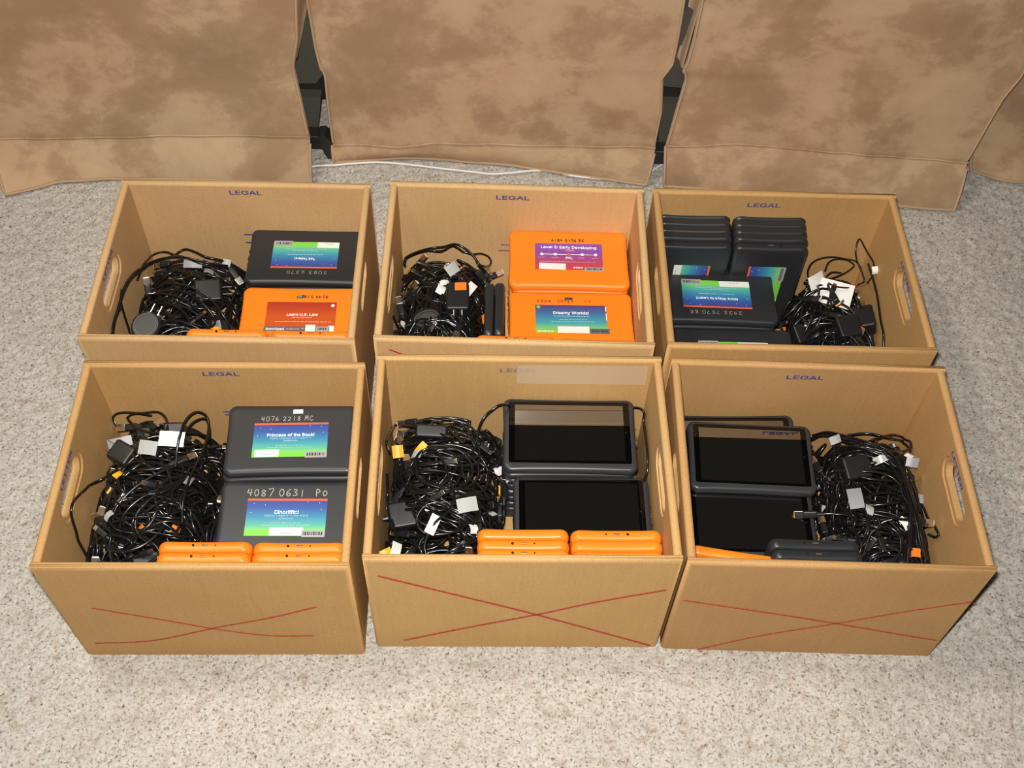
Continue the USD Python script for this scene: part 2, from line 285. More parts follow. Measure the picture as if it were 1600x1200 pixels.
# folded-back strips of cover beside the two gaps, and the panel round the couch's end
def strip(E0, E1, name, par, thick=0.003):
    a = lerp_curve(E0, np.linspace(0, 1, 26)); b = lerp_curve(E1, np.linspace(0, 1, 26)); t = np.linspace(0, 1, 10)[:, None, None]
    G = a[None]*(1-t)+b[None]*t; G[..., 1] += 0.012*np.sin(np.pi*t[..., 0])*0.5
    part(par, name, put(sheet(G, thick), mat4(-OFF, [1, 0, 0], [0, 1, 0], [0, 0, 1])), SUEDE, smooth=50)
strip([(-.395, .86, .60), (-.409, .838, .345), (-.428, .824, .226)], [(-.365, .875, .60), (-.388, .87, .36), (-.427, .846, .222)], 'side_fold', pl)
strip([(.282, .868, .60), (.276, .858, .37), (.262, .846, .236)], [(.256, .892, .60), (.262, .885, .38), (.255, .862, .245)], 'side_fold', pr)
Fl = [(.835, .93, .62), (.84, .905, .36), (.85, .90, .23), (.853, .888, .13), (.853, .877, .05), (.862, .862, .012)]
Fr = [(1.40, 1.30, .62), (1.36, 1.22, .36), (1.32, 1.18, .23), (1.28, 1.14, .13), (1.22, 1.08, .05), (1.18, 1.03, .012)]
s_ = np.linspace(0, 1, 40); a = lerp_curve(Fl, s_); b = lerp_curve(Fr, s_); mid = np.array([[1.03, .90, 0]])
t = np.linspace(0, 1, 40)[:, None, None]; G = a[None]*(1-t)+b[None]*t
G[..., 1] -= 0.085*np.sin(np.pi*np.clip(t[..., 0]*1.25, 0, 1))*(0.25+0.75*s_[None]**2)
G[..., 2] = np.maximum(G[..., 2]-0.0, 0.006)
pf = part(cover, 'skirt_panel', put(sheet(G), mat4(-OFF, [1, 0, 0], [0, 1, 0], [0, 0, 1])), SUEDE, smooth=50)
part(pf, 'hem_piping', put(tube(np.vstack([G[0, ::2], G[:, -1]])+np.array([0, -.002, 0.0]), 0.003, 6), mat4(-OFF, [1, 0, 0], [0, 1, 0], [0, 0, 1])), PIPE, smooth=60)

sofa = thing('sofa', 'black leather couch front glimpsed in the gaps between the brown cover panels', 'sofa', Gf.Matrix4d().SetTranslate(Gf.Vec3d(0, 0.9, 0)))
SO = np.array([0, -0.9, 0])
def so(m): return put(m, mat4(SO, [1, 0, 0], [0, 1, 0], [0, 0, 1]))
def prism(poly, y0, y1, r=0.004):
    p = Polygon(poly).buffer(-r).buffer(r, 4)
    e = trimesh.creation.extrude_polygon(p, y1-y0, engine='earcut'); e.apply_transform(mat4([0, y1, 0], [1, 0, 0], [0, 0, 1], [0, -1, 0])); return e
for up_, low_, lid in (([(-.40, .34), (-.412, .285), (-.431, .20), (-.455, .18), (-.452, .15), (-.445, .146), (-.404, .149), (-.382, .18), (-.372, .26), (-.37, .34)], [(-.448, .11), (-.400, .11), (-.418, .012), (-.438, .012)], -0.42),
                       ([(.245, .34), (.246, .23), (.232, .20), (.236, .177), (.28, .175), (.286, .2), (.275, .24), (.274, .34)], [(.240, .13), (.277, .13), (.268, .012), (.250, .012)], 0.258)):
    part(sofa, 'seat_corner', so(prism(up_, .866, .90)), LEATHER, smooth=30)
    part(sofa, 'front_post', so(prism(low_, .874, .90)), LEATHER, smooth=30)
    part(sofa, 'post_recess', so(bx(lid-.03, lid+.03, .895, .93, .09, .17)), BLACKMETAL)
    part(sofa, 'foot_rail', so(rbox(.13, .03, .034, .004).apply_translation([lid+.0, .856, .024])), BLACKMETAL, smooth=30)
part(sofa, 'foot_block', so(prism([(-.405, .06), (-.392, .062), (-.372, .03), (-.370, .003), (-.392, .003), (-.398, .02)], .822, .85, .002)), BLACKMETAL)  # black block set low beside the middle panel's left edge
part(sofa, 'seat_box', so(rbox(1.9, .70, .22, .03).apply_translation([0, 1.32, .26])), LEATHER, smooth=40)
for ax_ in (-.7, .7): part(sofa, 'leg', so(bx(ax_-.02, ax_+.02, 1.05, 1.09, 0.0, .16)), BLACKMETAL)
wc = thing('white_cord', 'thin white cord lying on the carpet along the hem of the middle cover panel', 'cord', Gf.Matrix4d().SetTranslate(Gf.Vec3d(-.2, .81, 0)))
cp = np.array([(-.47, .785), (-.423, .795), (-.404, .80), (-.374, .803), (-.332, .811), (-.283, .816), (-.221, .812), (-.158, .805), (-.102, .800), (-.071, .797), (-.034, .803), (.028, .813), (.10, .80), (.2, .80), (.27, .853), (.33, .87)])
cpts = spline(np.c_[cp-np.array([-.2, .81]), np.full(len(cp), .0055)], 0.012)
part(wc, 'cord', tube(cpts, .0022, 6), WHITE, smooth=60)

# ------------------------------------------------------------------ six cardboard file boxes
H = 0.2616
BOX = {'BL': (-.4439, .325, .0343, .3914, .3256), 'BM': (-.0187, .3441, .0192, .4028, .3264), 'BR': (.3938, .3549, .0273, .3891, .3251),
       'FL': (-.4108, -.032, .0464, .3908, .3246), 'FM': (0.0, 0.0, .043, .4014, .3275), 'FR': (.4047, .0098, .015, .3884, .3272)}
WORD = {'BL': 'back left', 'BM': 'back middle', 'BR': 'back right', 'FL': 'front left', 'FM': 'front middle', 'FR': 'front right'}
HOLDS = {'BL': 'one black and one orange tablet', 'BM': 'two flat orange tablets', 'BR': 'upright stacks of black tablets',
         'FL': 'silver numbered charcoal tablets', 'FM': 'two screens and orange edges', 'FR': 'screens left of cables'}
def boxm(n):
    x, y, a, W, D = BOX[n]; c, s = math.cos(a), math.sin(a); return mat4([x, y, 0], [c, s, 0], [-s, c, 0], [0, 0, 1])
def stadium(l, h, cx, cz):
    return LineString([(cx-(l-h)/2, cz), (cx+(l-h)/2, cz)]).buffer(h/2, 8)
def cs(poly):
    return m3.CrossSection([np.array(poly.exterior.coords)[:-1]] + [np.array(i.coords)[:-1][::1] for i in poly.interiors], m3.FillRule.EvenOdd)
def wall(length, t, hole=None, liner=None):
    # profile (thickness, height) with a rolled rim, run along the wall's length, handle hole cut through
    r = min(t*0.48, 0.005)
    prof = Polygon([(-t/2, 0), (t/2, 0), (t/2, H), (-t/2, H)]).buffer(-r).buffer(r, 5).union(sbox(-t/2, 0, t/2, H/2))
    m = m3.Manifold.extrude(cs(prof), length).translate((0, 0, -length/2))
    m = m.transform(np.array([[0, 0, 1, 0], [1, 0, 0, 0], [0, 1, 0, 0]], float))   # length -> x, thickness -> y, height -> z
    def cut(poly, y0, y1):
        e = m3.Manifold.extrude(cs(poly), y1-y0)
        return e.transform(np.array([[1, 0, 0, 0], [0, 0, 1, y0], [0, 1, 0, 0]], float))
    if hole is not None:
        m = m - cut(hole, -.05, .05)
        m = m - cut(liner, t/2-.0022, .05)          # inner side: the liner is cut wider, +y is the inside
    return m
def lettering(parent, text, height, o, x, y, z, mat, name='printed_word', bold=True, stretch=1.0, depth=0.0003):
    t_ = meshkit.text_mesh(text, height, depth, bold); t_.apply_scale([stretch, 1, 1]); c = t_.bounds.mean(0); t_.apply_translation([-c[0], -c[1], 0])
    return part(parent, name, put(t_, mat4(o, x, y, z)), mat)
def ribbon(pts, w, depth=0.0003, taper=True):
    pts = spline(np.c_[np.array(pts), np.zeros(len(pts))], 0.006)[:, :2]; poly = []
    line = LineString(pts).buffer(w/2, 3); return trimesh.creation.extrude_polygon(line, depth, engine='earcut')
INX, INY = .0115, .0105
LEGAL = {'BL': (-.003, .2455, .050), 'BM': (-.006, .2405, .052), 'BR': (-.013, .2385, .052), 'FL': (-.007, .2445, .050), 'FM': (-.001, .238, .052), 'FR': (.0, .2375, .052)}
CROSS = {'FL': [[(-.146, .152), (-.06, .115), (.0034, .0864), (.07, .066), (.13, .065)], [(-.172, .040), (-.09, .05), (.0046, .0926), (.08, .123), (.144, .156)]],
         'FM': [[(-.182, .2206), (-.08, .165), (.023, .108), (.189, .007)], [(-.159, .0227), (-.07, .066), (.023, .108), (.10, .147), (.188, .184)]],
         'FR': [[(-.183, .158), (-.07, .129), (.026, .1025), (.13, .071), (.183, .056)], [(-.14, .002), (-.06, .055), (.027, .098), (.11, .142), (.190, .179)]],
         'BM': [[(-.178, .240), (-.08, .18), (.02, .11), (.17, .02)], [(-.15, .03), (.02, .11), (.16, .17)]]}
MARK = {'BL': [((-.012, .150), .017), ((-.012, .131), .018)], 'BM': [((-.016, .131), .015), ((-.018, .117), .018)], 'FL': [((-.014, .152), .012), ((-.014, .144), .010)]}
for n, (bxx, byy, a, W, D) in BOX.items():
    M = CARD[n]
    b = thing('file_box', f'open kraft cardboard file box at {WORD[n]}, holding {HOLDS[n]}', 'cardboard box', usdm(boxm(n)), 'six open cardboard file boxes')
    rr = 0.006; prism_ = m3.Manifold.extrude(cs(sbox(-W/2, -D/2, W/2, D/2).buffer(-rr).buffer(rr, 4)), H+.02).translate((0, 0, -.005))
    hole = stadium(.092, .031, 0, .2205); liner = stadium(.106, .043, 0, .2195)
    fw = wall(W, INY+.0015); sw = wall(D-2*INY+.002, INX, hole, liner)
    front = part(b, 'side_panel', tm(fw.rotate((0, 0, 0)).translate((0, -D/2+(INY+.0015)/2, 0)) ^ prism_), M, smooth=35)
    back = part(b, 'side_panel', tm(fw.rotate((0, 0, 180)).translate((0, D/2-(INY+.0015)/2, 0)) ^ prism_), M, smooth=35)
    hm = lambda w, ang, x: w.rotate((0, 0, ang)).translate((x, -.020, 0))
    swl = wall(D+.08, INX, hole, liner)
    trim_ = m3.Manifold.cube((W, D-2*INY, 2.0), True)
    left = part(b, 'handle_panel', tm((hm(swl, -90, -W/2+INX/2) ^ prism_) ^ trim_), M, smooth=35)
    right = part(b, 'handle_panel', tm((hm(swl, 90, W/2-INX/2) ^ prism_) ^ trim_), M, smooth=35)
    part(b, 'bottom_panel', bx(-W/2+INX, W/2-INX, -D/2+INY, D/2-INY, 0.0015, .009), M)
    x, z, w = LEGAL[n]
    lettering(back, 'LEGAL', .0082, [x, D/2-INY-.0017, z], [1, 0, 0], [0, 0, 1], [0, -1, 0], FAINTINK if n == 'FM' else INK, stretch=w/.0335*1.0)
    lettering(left, 'LETTER', .0070, [-W/2+INX+.0001, -.014, .2525], [0, 1, 0], [0, 0, 1], [1, 0, 0], FAINTINK if n in ('BM', 'FM') else INK, stretch=1.75)
    lettering(right, 'LETTER', .0070, [W/2-INX-.0001, -.004, .2462], [0, -1, 0], [0, 0, 1], [-1, 0, 0], FAINTINK if n in ('BM', 'FM') else INK, stretch=1.75)
    for (mx, mz), l in MARK.get(n, []):
        part(back, 'printed_mark', put(bx(-l/2, l/2, -.0016, .0016, 0, .0003), mat4([mx, D/2-INY-.0017, mz], [1, 0, 0], [0, 0, 1], [0, -1, 0])), FAINTINK if n == 'BM' else INK)
    for st in CROSS.get(n, []):
        part(front, 'marker_stroke', put(ribbon(st, .0040 if n == 'FM' else .0031), mat4([0, -D/2-.0002, 0], [1, 0, 0], [0, 0, 1], [0, -1, 0])), RED)
    if n == 'BL':
        part(right, 'marker_stroke', put(ribbon([(-.004, 0), (.002, .003), (.009, .001)], .005), mat4([W/2+.0001, -.145, .243], [0, 1, 0], [0, 0, 1], [1, 0, 0])), RED)
    if n == 'FM':
        part(back, 'tape_strip', put(bx(-.100, .086, -.0215, .0215, 0, .0002), mat4([.097, D/2-INY-.0021, .2290], [1, 0, 0], [0, 0, 1], [0, -1, 0])), TAPE)

# ------------------------------------------------------------------ tablets in rubber cases
TW, TH, TT = .1896, .1186, .0156
RING = rect(TW, TH, .0125, 7, .0013, 10)
def shell(screen):
    prof = [(0, .005), (.0012, .0022), (.0035, .0006), (.0078, 0), (.0121, .0006), (.0144, .0022), (TT, .0052)]
    rings = [np.c_[inset(RING, d), np.full(len(RING), z)] for z, d in prof]
    if screen:
        w, h, cy = .1722, .1000, .0030
        inner = rect(w, h, .003, 7, 0, 10)+[0, cy]
        rings += [np.c_[inner, np.full(len(inner), TT)], np.c_[inner, np.full(len(inner), TT-.0012)]]
    else:
        rings += [np.c_[inset(RING, .009), np.full(len(RING), TT+.0002)]]
    return loft(rings)
SHELL_B, SHELL_S = shell(False), shell(True)
def ports(parent, flip=1):
    for nm, y, w, h, m in (('audio_jack', -.014*flip, .0032, .0032, BLACKHOLE), ('charge_port', .0005, .0075, .0022, BRASS), ('microphone_hole', .014*flip, .0018, .0018, BLACKHOLE)):
        if nm == 'charge_port': g = rbox(.0012, w, h, .0005, 2)
        else:
            g = trimesh.creation.cylinder(w/2, .0012, sections=14); g.apply_transform(trimesh.transformations.rotation_matrix(math.pi/2, [0, 1, 0]))
        part(parent, nm, g.apply_translation([TW/2+.0000, y, .0082]), m, smooth=30)
def pose(x, y, z, yaw, tilt, roll, s, turn=0, top=True):
    # the centre of the face that looks up; turn=180 lays the tablet the other way round
    yaw, tilt, roll = (math.radians(v) for v in (yaw, tilt, roll))
    u = np.array([math.cos(yaw), math.sin(yaw), 0]); h = np.array([-math.sin(yaw), math.cos(yaw), 0]); v = h*math.cos(tilt)+np.array([0, 0, 1])*math.sin(tilt)
    u2 = u*math.cos(roll)+v*math.sin(roll); v2 = -u*math.sin(roll)+v*math.cos(roll); n = np.cross(u2, v2); o = np.array([x, y, z])-n*TT*s
    if turn: u2, v2 = -u2, -v2
    return mat4(o, u2*s, v2*s, n*s)
STROKES = {'0': [[(.5, 1), (.15, .8), (.1, .4), (.35, 0), (.7, .1), (.9, .5), (.75, .9), (.5, 1)]], '1': [[(.5, 1), (.48, 0)]], '2': [[(.1, .8), (.4, 1), (.8, .85), (.7, .5), (.1, .02), (.4, .08), (.95, .0)]],
    '3': [[(.15, .95), (.6, 1), (.8, .8), (.4, .55), (.85, .35), (.7, .05), (.1, .05)]], '4': [[(.25, 1), (.1, .45), (.9, .5)], [(.75, 1), (.7, 0)]], '5': [[(.85, 1), (.3, .98), (.2, .6), (.7, .55), (.85, .2), (.5, 0), (.1, .1)]],
    '6': [[(.75, 1), (.3, .7), (.12, .25), (.45, 0), (.85, .2), (.65, .45), (.2, .3)]], '7': [[(.1, .97), (.9, 1), (.4, 0)]], '8': [[(.5, .52), (.15, .8), (.5, 1), (.85, .8), (.5, .52), (.12, .22), (.5, 0), (.9, .22), (.5, .52)]],
    '9': [[(.85, .8), (.5, 1), (.15, .75), (.4, .5), (.85, .8), (.7, 0)]], 'M': [[(.05, 0), (.2, 1), (.5, .35), (.8, 1), (.95, 0)]], 'C': [[(.9, .85), (.5, 1), (.1, .5), (.45, 0), (.95, .15)]],
    'P': [[(.2, 0), (.2, 1), (.7, .95), (.8, .65), (.25, .5)]], 'O': [[(.5, .8), (.1, .5), (.4, 0), (.9, .3), (.75, .75), (.5, .8)]], 'B': [[(.15, 0), (.2, 1), (.7, .9), (.3, .55), (.85, .3), (.6, .02), (.15, 0)]],
    'R': [[(.15, 0), (.2, 1), (.75, .85), (.25, .5), (.9, 0)]], 'K': [[(.15, 0), (.2, 1)], [(.85, 1), (.25, .5), (.9, 0)]]}
def handwriting(text, width, h, pen=.0007, seed=1):
    r = random.Random(seed); x, g = 0.0, []
    for ch in text:
        if ch == ' ': x += .6; continue
        sc, dy = r.uniform(.9, 1.08), r.uniform(-.06, .06)
        for st in STROKES[ch]:
            p = spline(np.array([(x+px*.75*sc, py*sc+dy, 0) for px, py in st]), .08)[:, :2]; g.append(p)
        x += 1.0
    s = width/(x-.25); polys = [LineString(p*[s, h]-[width/2, h/2]).buffer(pen/2, 2) for p in g]; u = unary_union(polys)
    return cat([trimesh.creation.extrude_polygon(q, .0002, engine='earcut') for q in getattr(u, 'geoms', [u])])
def plate(x0, x1, y0, y1, z0, z1): return bx(x0, x1, y0, y1, z0, z1)
Z0 = TT+.0003
def textline(text, width, x, y, z, bold=True, hmax=None):
    t_ = meshkit.text_mesh(text, .005, .0002, bold); b_ = t_.bounds; s = width/(b_[1, 0]-b_[0, 0]); t_.apply_scale([s, s, 1]); c = t_.bounds.mean(0); t_.apply_translation([x-c[0], y-c[1], z]); return t_
def dashes(width, x, y, z, h=.0007, seed=3):
    # a line of print too fine to read: word-long bars
    r = random.Random(seed); g = []; px = -width/2
    while px < width/2-.002:
        w = min(r.uniform(.002, .007), width/2-px); g.append(bx(x+px, x+px+w, y-h/2, y+h/2, z, z+.00015)); px += w+.0011
    return cat(g)
def barcode(par, x0, x1, y0, y1, z, stk, seed):
    st = part(par, 'barcode_sticker', bx(x0, x1, y0, y1, z, z+.0002), stk); r = random.Random(seed); g = []; x = x0+.0025
    while x < x1-.003:
        w = r.choice([.0005, .0008, .0014, .002]); g.append(bx(x, min(x+w, x1-.002), y0+(y1-y0)*.3, y1-(y1-y0)*.22, z+.0002, z+.0003)); x += w+r.choice([.0005, .0008, .0012])
    return st, cat(g)
def label_plate(par, lw, lh, cy, mat, name='title_label'):
    x0, x1, y0, y1 = -lw/2, lw/2, cy-lh/2, cy+lh/2
    r_ = rect(lw, lh, .0012, 4, 0, 2)+[0, cy]; V = loft([np.c_[r_, np.full(len(r_), TT+.0001)], np.c_[r_, np.full(len(r_), Z0)]])
    uv = np.c_[(V.vertices[:, 0]-x0)/lw, (V.vertices[:, 1]-y0)/lh]
    return part(par, name, V, mat, uv=uv), x0, x1, y0, y1
def blue_label(par, lw, lh, cy, title, tw, white, sub=None, seed=1, dark=False, faded=False):
    lp, x0, x1, y0, y1 = label_plate(par, lw, lh, cy, P_BLUE)
    part(lp, 'orange_line', bx(x0, x1, y1-.0032, y1, Z0, Z0+.00015), LINEORG)
    part(lp, 'green_strip', bx(x0, x1-.030, y0, y0+.0085, Z0, Z0+.0001), GREEN)
    if title: part(lp, 'title_lettering', textline(title, tw, 0.0, y1-.0205, Z0), TITLE)
    fp = [dashes(.058 if sub is None else .05, 0, y1-.030, Z0, .0009, seed), dashes(.042, 0, y0+.0195, Z0, .0006, seed+1), dashes(.066, 0, y0+.0160, Z0, .0006, seed+2)]
    if sub: fp[0] = textline(sub, .060, 0.0, y1-.0262, Z0, False); fp.append(textline('LEARNING PATH', .020, 0.0, y1-.0305, Z0, True))
    part(lp, 'fine_print', cat(fp), FAINT)
    part(lp, 'star_dots', cat([bx(x0+px*lw, x0+px*lw+.0009, y0+py*lh, y0+py*lh+.0009, Z0, Z0+.0002) for px, py in ((.08, .86), (.22, .82), (.9, .88), (.93, .70), (.05, .62), (.75, .9))]), TITLE)
    ws = part(lp, 'white_sticker', bx(x0+white[0], x0+white[1], y0+.0004, y0+.0125, Z0+.0001, Z0+.0003), WHITE)
    part(lp, 'sticker_print', dashes(.016, x0+(white[0]+white[1])/2, y0+.004, Z0+.0003, .0012, seed+7), GREYSTK)
    st, bars = barcode(lp, x1-.0315, x1-.0005, y0-.0016, y0+.0085, Z0+.0001, DARKSTK if dark else GREYSTK, seed); part(lp, 'barcode_bars', bars, BARINK)
    return lp
HW = lambda par, text, w, h, x, y, mat, turn=0, seed=1, pen=.0008: part(par, 'handwriting', put(handwriting(text, w, h, pen, seed), mat4([x, y, TT+.0002], [-1 if turn else 1, 0, 0], [0, -1 if turn else 1, 0], [0, 0, 1])), mat)
def tablet(label, M, mat, screen=False):
    t_ = thing('tablet', label, 'tablet', usdm(M)); part(t_, 'case', SHELL_S if screen else SHELL_B, mat, smooth=38)
    if screen:
        w, h, cy = .1720, .0998, .0030; r_ = rect(w, h, .003, 6, 0, 2)+[0, cy]
        sc = part(t_, 'screen', loft([np.c_[r_, np.full(len(r_), TT-.0025)], np.c_[r_, np.full(len(r_), TT-.0006)]]), GLASS)
        part(sc, 'display', bx(-.0775, .0775, cy-.0455, cy+.0445, TT-.0007, TT-.00052), DISPLAY)
        g = trimesh.creation.cylinder(.0013, .0004, sections=12).apply_translation([.080, cy, TT-.0005]); part(sc, 'camera_dot', g, BLACKHOLE)
    ports(t_)
    return t_
T = {'BL1': (-.3601, .4238, .1607, 2.1, 1.22, 0, .979), 'BL2': (-.3505, .3020, .1541, 2.59, 2.15, .05, 1.008), 'BM1': (.0672, .4372, .1681, 1.7, 1.03, .06, 1.029), 'BM2': (.0724, .3182, .1551, 2.12, -2.82, .1, 1.044),
     'FL1': (-.3301, .0680, .1647, 4.1, 2.83, 0, .978), 'FL2': (-.3204, -.0541, .1481, 2.72, 3.97, -.05, 1.004), 'FM1': (.0701, .0947, .1663, 1.79, 3.8, .18, 1.023), 'FM2': (.0896, -.0236, .1467, 2.11, -.36, -.04, 1.027),
     'FR1': (.3350, .0790, .1515, .14, 4.0, -.18, .962), 'BR1': (.3071, .3920, .1476, .64, -2.56, -.21, 1.015), 'BR2': (.3298, .2727, .1347, 1.47, .74, 0, 1.009)}
def bp(n, x, y, z):
    return (boxm(n)@np.array([x, y, z, 1]))[:3]
q_ = bp('FR', -.0764, -.030, .135); T['FR2'] = (q_[0], q_[1], q_[2], .9, 0.0, 0, .98)
q_ = bp('FR', -.086, .0915, .1400); T['FR0'] = (q_[0], q_[1], q_[2], 3.0, 5.5, 0, .965)
LB = {}
t_ = tablet('black cased tablet lying upside down, label reading Tall Tellers, back left box', pose(*T['BL1'], 180), CHARCOAL)
blue_label(t_, .1088, .0575, -.001, 'Tall Tellers!', .034, (.0, .036), None, 1)
HW(t_, '5083 2370', .066, .0060, -.006, .0365, DULLPEN, 0, 1)
t_ = tablet('orange cased tablet with a dark red Learn U.S. Law label, back left box', pose(*T['BL2']), ORANGE)
lp, x0, x1, y0, y1 = label_plate(t_, .108, .0563, -.0005, P_RED)
part(lp, 'title_lettering', textline('Learn U.S. Law', .048, .002, y1-.0245, Z0), TITLE)
part(lp, 'fine_print', cat([dashes(.030, .002, y1-.0305, Z0, .0010, 5), dashes(.086, .004, y1-.0385, Z0, .0008, 6)]), FAINTRED)
part(lp, 'grey_strip', bx(x0-.001, x1-.001, y0-.0008, y0+.0085, Z0, Z0+.0001), DARKSTK)
part(lp, 'brand_lettering', textline('launchpad', .028, x0+.0165, y0+.0035, Z0+.0001, True), TITLE)
part(lp, 'strip_print', cat([dashes(.020, x0+.044, y0+.004, Z0+.0001, .002, 8), dashes(.006, x0+.060, y0+.005, Z0+.0001, .002, 9)]), GREYSTK)
part(lp, 'white_sticker', bx(x0+.063, x0+.078, y0-.0012, y0+.0120, Z0+.0001, Z0+.0003), WHITE)
st_, bars = barcode(lp, x0+.079, x0+.100, y0-.0006, y0+.0088, Z0+.0001, GREYSTK, 4); part(lp, 'barcode_bars', bars, BARINK)
part(lp, 'corner_sticker', bx(x1-.010, x1-.001, y0-.0008, y0+.0105, Z0+.0001, Z0+.0003), WHITE)
part(lp, 'emblem_dot', trimesh.creation.cylinder(.0027, .0003, sections=16).apply_translation([x1-.006, y1-.0065, Z0]), TITLE)
HW(t_, '8544 5183', .042, .0048, .018, .0385, BLACKPEN, 1, 2, .0009)
bs = part(t_, 'small_sticker', put(bx(-.006, .006, -.0024, .0024, 0, .0003), mat4([-.0035, .0385, TT+.0002], unit([.97, .2, 0]), unit([-.2, .97, 0]), [0, 0, 1])), BARINK)
part(bs, 'sticker_print', put(dashes(.009, 0, 0, .0003, .0018, 2), mat4([-.0035, .0385, TT+.0002], unit([.97, .2, 0]), unit([-.2, .97, 0]), [0, 0, 1])), GREYSTK)
t_ = tablet('orange cased tablet with a purple Level 3 Early Developing label, in the back middle box', pose(*T['BM1']), ORANGE)
lp, x0, x1, y0, y1 = label_plate(t_, .1065, .0545, .0022, P_PURPLE)
part(lp, 'title_lettering', textline('Level 3: Early Developing', .088, 0, y1-.0085, Z0), TITLE)
part(lp, 'fine_print', cat([textline('English', .014, .002, y1-.0145, Z0, False), dashes(.090, 0, y0+.0165, Z0, .0006, 4)]+[dashes(.012, -.0425+.02125*k, y1-.0295, Z0, .0007, 11+k) for k in (0, 1, 3, 4)]), FAINTRED)
part(lp, 'level_line', bx(-.0425, .0425, y1-.0232, y1-.0222, Z0, Z0+.0001), TITLE)
for k in range(5): part(lp, 'level_dot', trimesh.creation.cylinder(.0027, .0003, sections=18).apply_translation([-.0425+.02125*k, y1-.0227, Z0+.0001]), LINEORG if k == 2 else TITLE)
part(lp, 'level_name', textline('Early', .009, 0, y1-.0290, Z0, True), TITLE)
part(lp, 'level_name', textline('Developing', .012, 0, y1-.0318, Z0, True), TITLE)
part(lp, 'strip_print', cat([dashes(.016, x0+.068, y0+.0045, Z0, .0022, 8)]), TITLE)
part(lp, 'white_sticker', put(bx(-.021, .021, -.0062, .0062, 0, .0003), mat4([x0+.027, y0+.0065, Z0], unit([1, -.02, 0]), unit([.02, 1, 0]), [0, 0, 1])), WHITE)
st_, bars = barcode(lp, x1-.029, x1+.001, y0-.0025, y0+.0055, Z0+.0001, GREYSTK, 6); part(lp, 'barcode_bars', bars, BARINK)
HW(t_, '6184 0196 BK', .052, .0050, -.001, .0365, BLACKPEN, 0, 3, .0010)
t_ = tablet('orange cased tablet with a blue and green Dreamy Worlds label, in the back middle box', pose(*T['BM2']), ORANGE)
lp, x0, x1, y0, y1 = label_plate(t_, .1075, .0560, .0011, P_DREAM)
part(lp, 'title_lettering', textline('Dreamy Worlds!', .054, 0, y1-.0165, Z0), TITLE)
part(lp, 'fine_print', cat([dashes(.054, 0, y1-.0225, Z0, .0009, 5), dashes(.042, .003, y1-.0295, Z0, .0007, 6), dashes(.066, .003, y1-.0335, Z0, .0007, 7)]), FAINT)
part(lp, 'emblem_dot', trimesh.creation.cylinder(.0030, .0002, sections=16).apply_translation([x0+.0048, y1-.0040, Z0]), GREEN)
part(lp, 'worn_edge', cat([bx(x1-.0014, x1, y1-.012, y1-.002, Z0, Z0+.0002), bx(x1-.001, x1, y1-.030, y1-.016, Z0, Z0+.0002)]), TITLE)
part(lp, 'strip_print', dashes(.026, x0+.016, y0+.003, Z0, .0016, 6), TITLE)
part(lp, 'white_sticker', bx(x0+.033, x0+.080, y0-.0002, y0+.0128, Z0, Z0+.0003), WHITE)
st_, bars = barcode(lp, x1-.0265, x1+.003, y0-.0015, y0+.0085, Z0+.0001, DARKSTK, 9); part(lp, 'barcode_bars', bars, BARINK)
HW(t_, '5326', .022, .0050, -.0405, .0375, REDPEN, 0, 4, .0009); HW(t_, '00989', .024, .0050, -.008, .0375, REDPEN, 0, 5, .0008); HW(t_, 'CP', .012, .0045, .027, .0375, REDPEN, 0, 6, .0006)
part(t_, 'small_sticker', bx(-.0085, .0035, .0405, .0455, TT, TT+.0005), BARINK)
t_ = tablet('charcoal tablet with silver handwriting and Princess of the Book label, front left box', pose(*T['FL1']), GREYBLACK)
blue_label(t_, .1084, .0577, -.0033, 'Princess of the Book!', .069, (.004, .039), 'English Language Arts • Ages 5-7', 11)
HW(t_, '4076 2218 MC', .076, .0078, -.007, .0335, CHALK, 0, 7)
ss = part(t_, 'small_sticker', bx(.001, .0155, .0415, .0490, TT, TT+.0004), WHITE); part(ss, 'sticker_print', dashes(.009, .008, .045, TT+.0004, .0012, 3), FAINT)
t_ = tablet('charcoal tablet with large silver numbers and a Dinoriffic label, behind front left oranges', pose(*T['FL2']), GREYBLACK)
lp = blue_label(t_, .1099, .0565, .0019, 'Dinoriffic!', .033, (.034, .080), 'Science • Ages 5-7, Pre-K to K', 21)
HW(t_, '4087 0631', .080, .0105, -.017, .0395, CHALK, 0, 8, .0011); HW(t_, 'PO', .017, .0105, .046, .0395, CHALK, 0, 9, .0011)
t_ = tablet('black tablet lying upside down, label reading More Ways to Learn, in the back right box', pose(*T['BR1'], 180), CHARCOAL)
blue_label(t_, .1086, .0590, .0016, 'More Ways to Learn!', .066, (.0, .048), None, 31)
HW(t_, '2923 7570 BR', .082, .0065, .004, .0405, DULLPEN, 0, 10)
t_ = tablet('black tablet half hidden by the near rim of the back right box', pose(*T['BR2'], 180), CHARCOAL)
blue_label(t_, .1093, .0579, -.0009, None, .05, (.0, .047), None, 41)
t_ = tablet('charcoal tablet face up, dark screen mirroring cardboard, rear of front middle box', pose(*T['FM1']), GREYBLACK, True)
t_ = tablet('charcoal tablet face up with a plain black screen, behind oranges in front middle box', pose(*T['FM2']), GREYBLACK, True)
t_ = tablet('charcoal tablet face up, tilted, topmost at the rear of front right box', pose(*T['FR1']), GREYBLACK, True)
t_ = tablet('charcoal tablet face up, mostly covered by the tilted one, front right box', pose(*T['FR0']), GREYBLACK, True)
t_ = tablet('charcoal tablet face up with black screen, lying before the tilted one in front right box', pose(*T['FR2']), GREYBLACK, True)

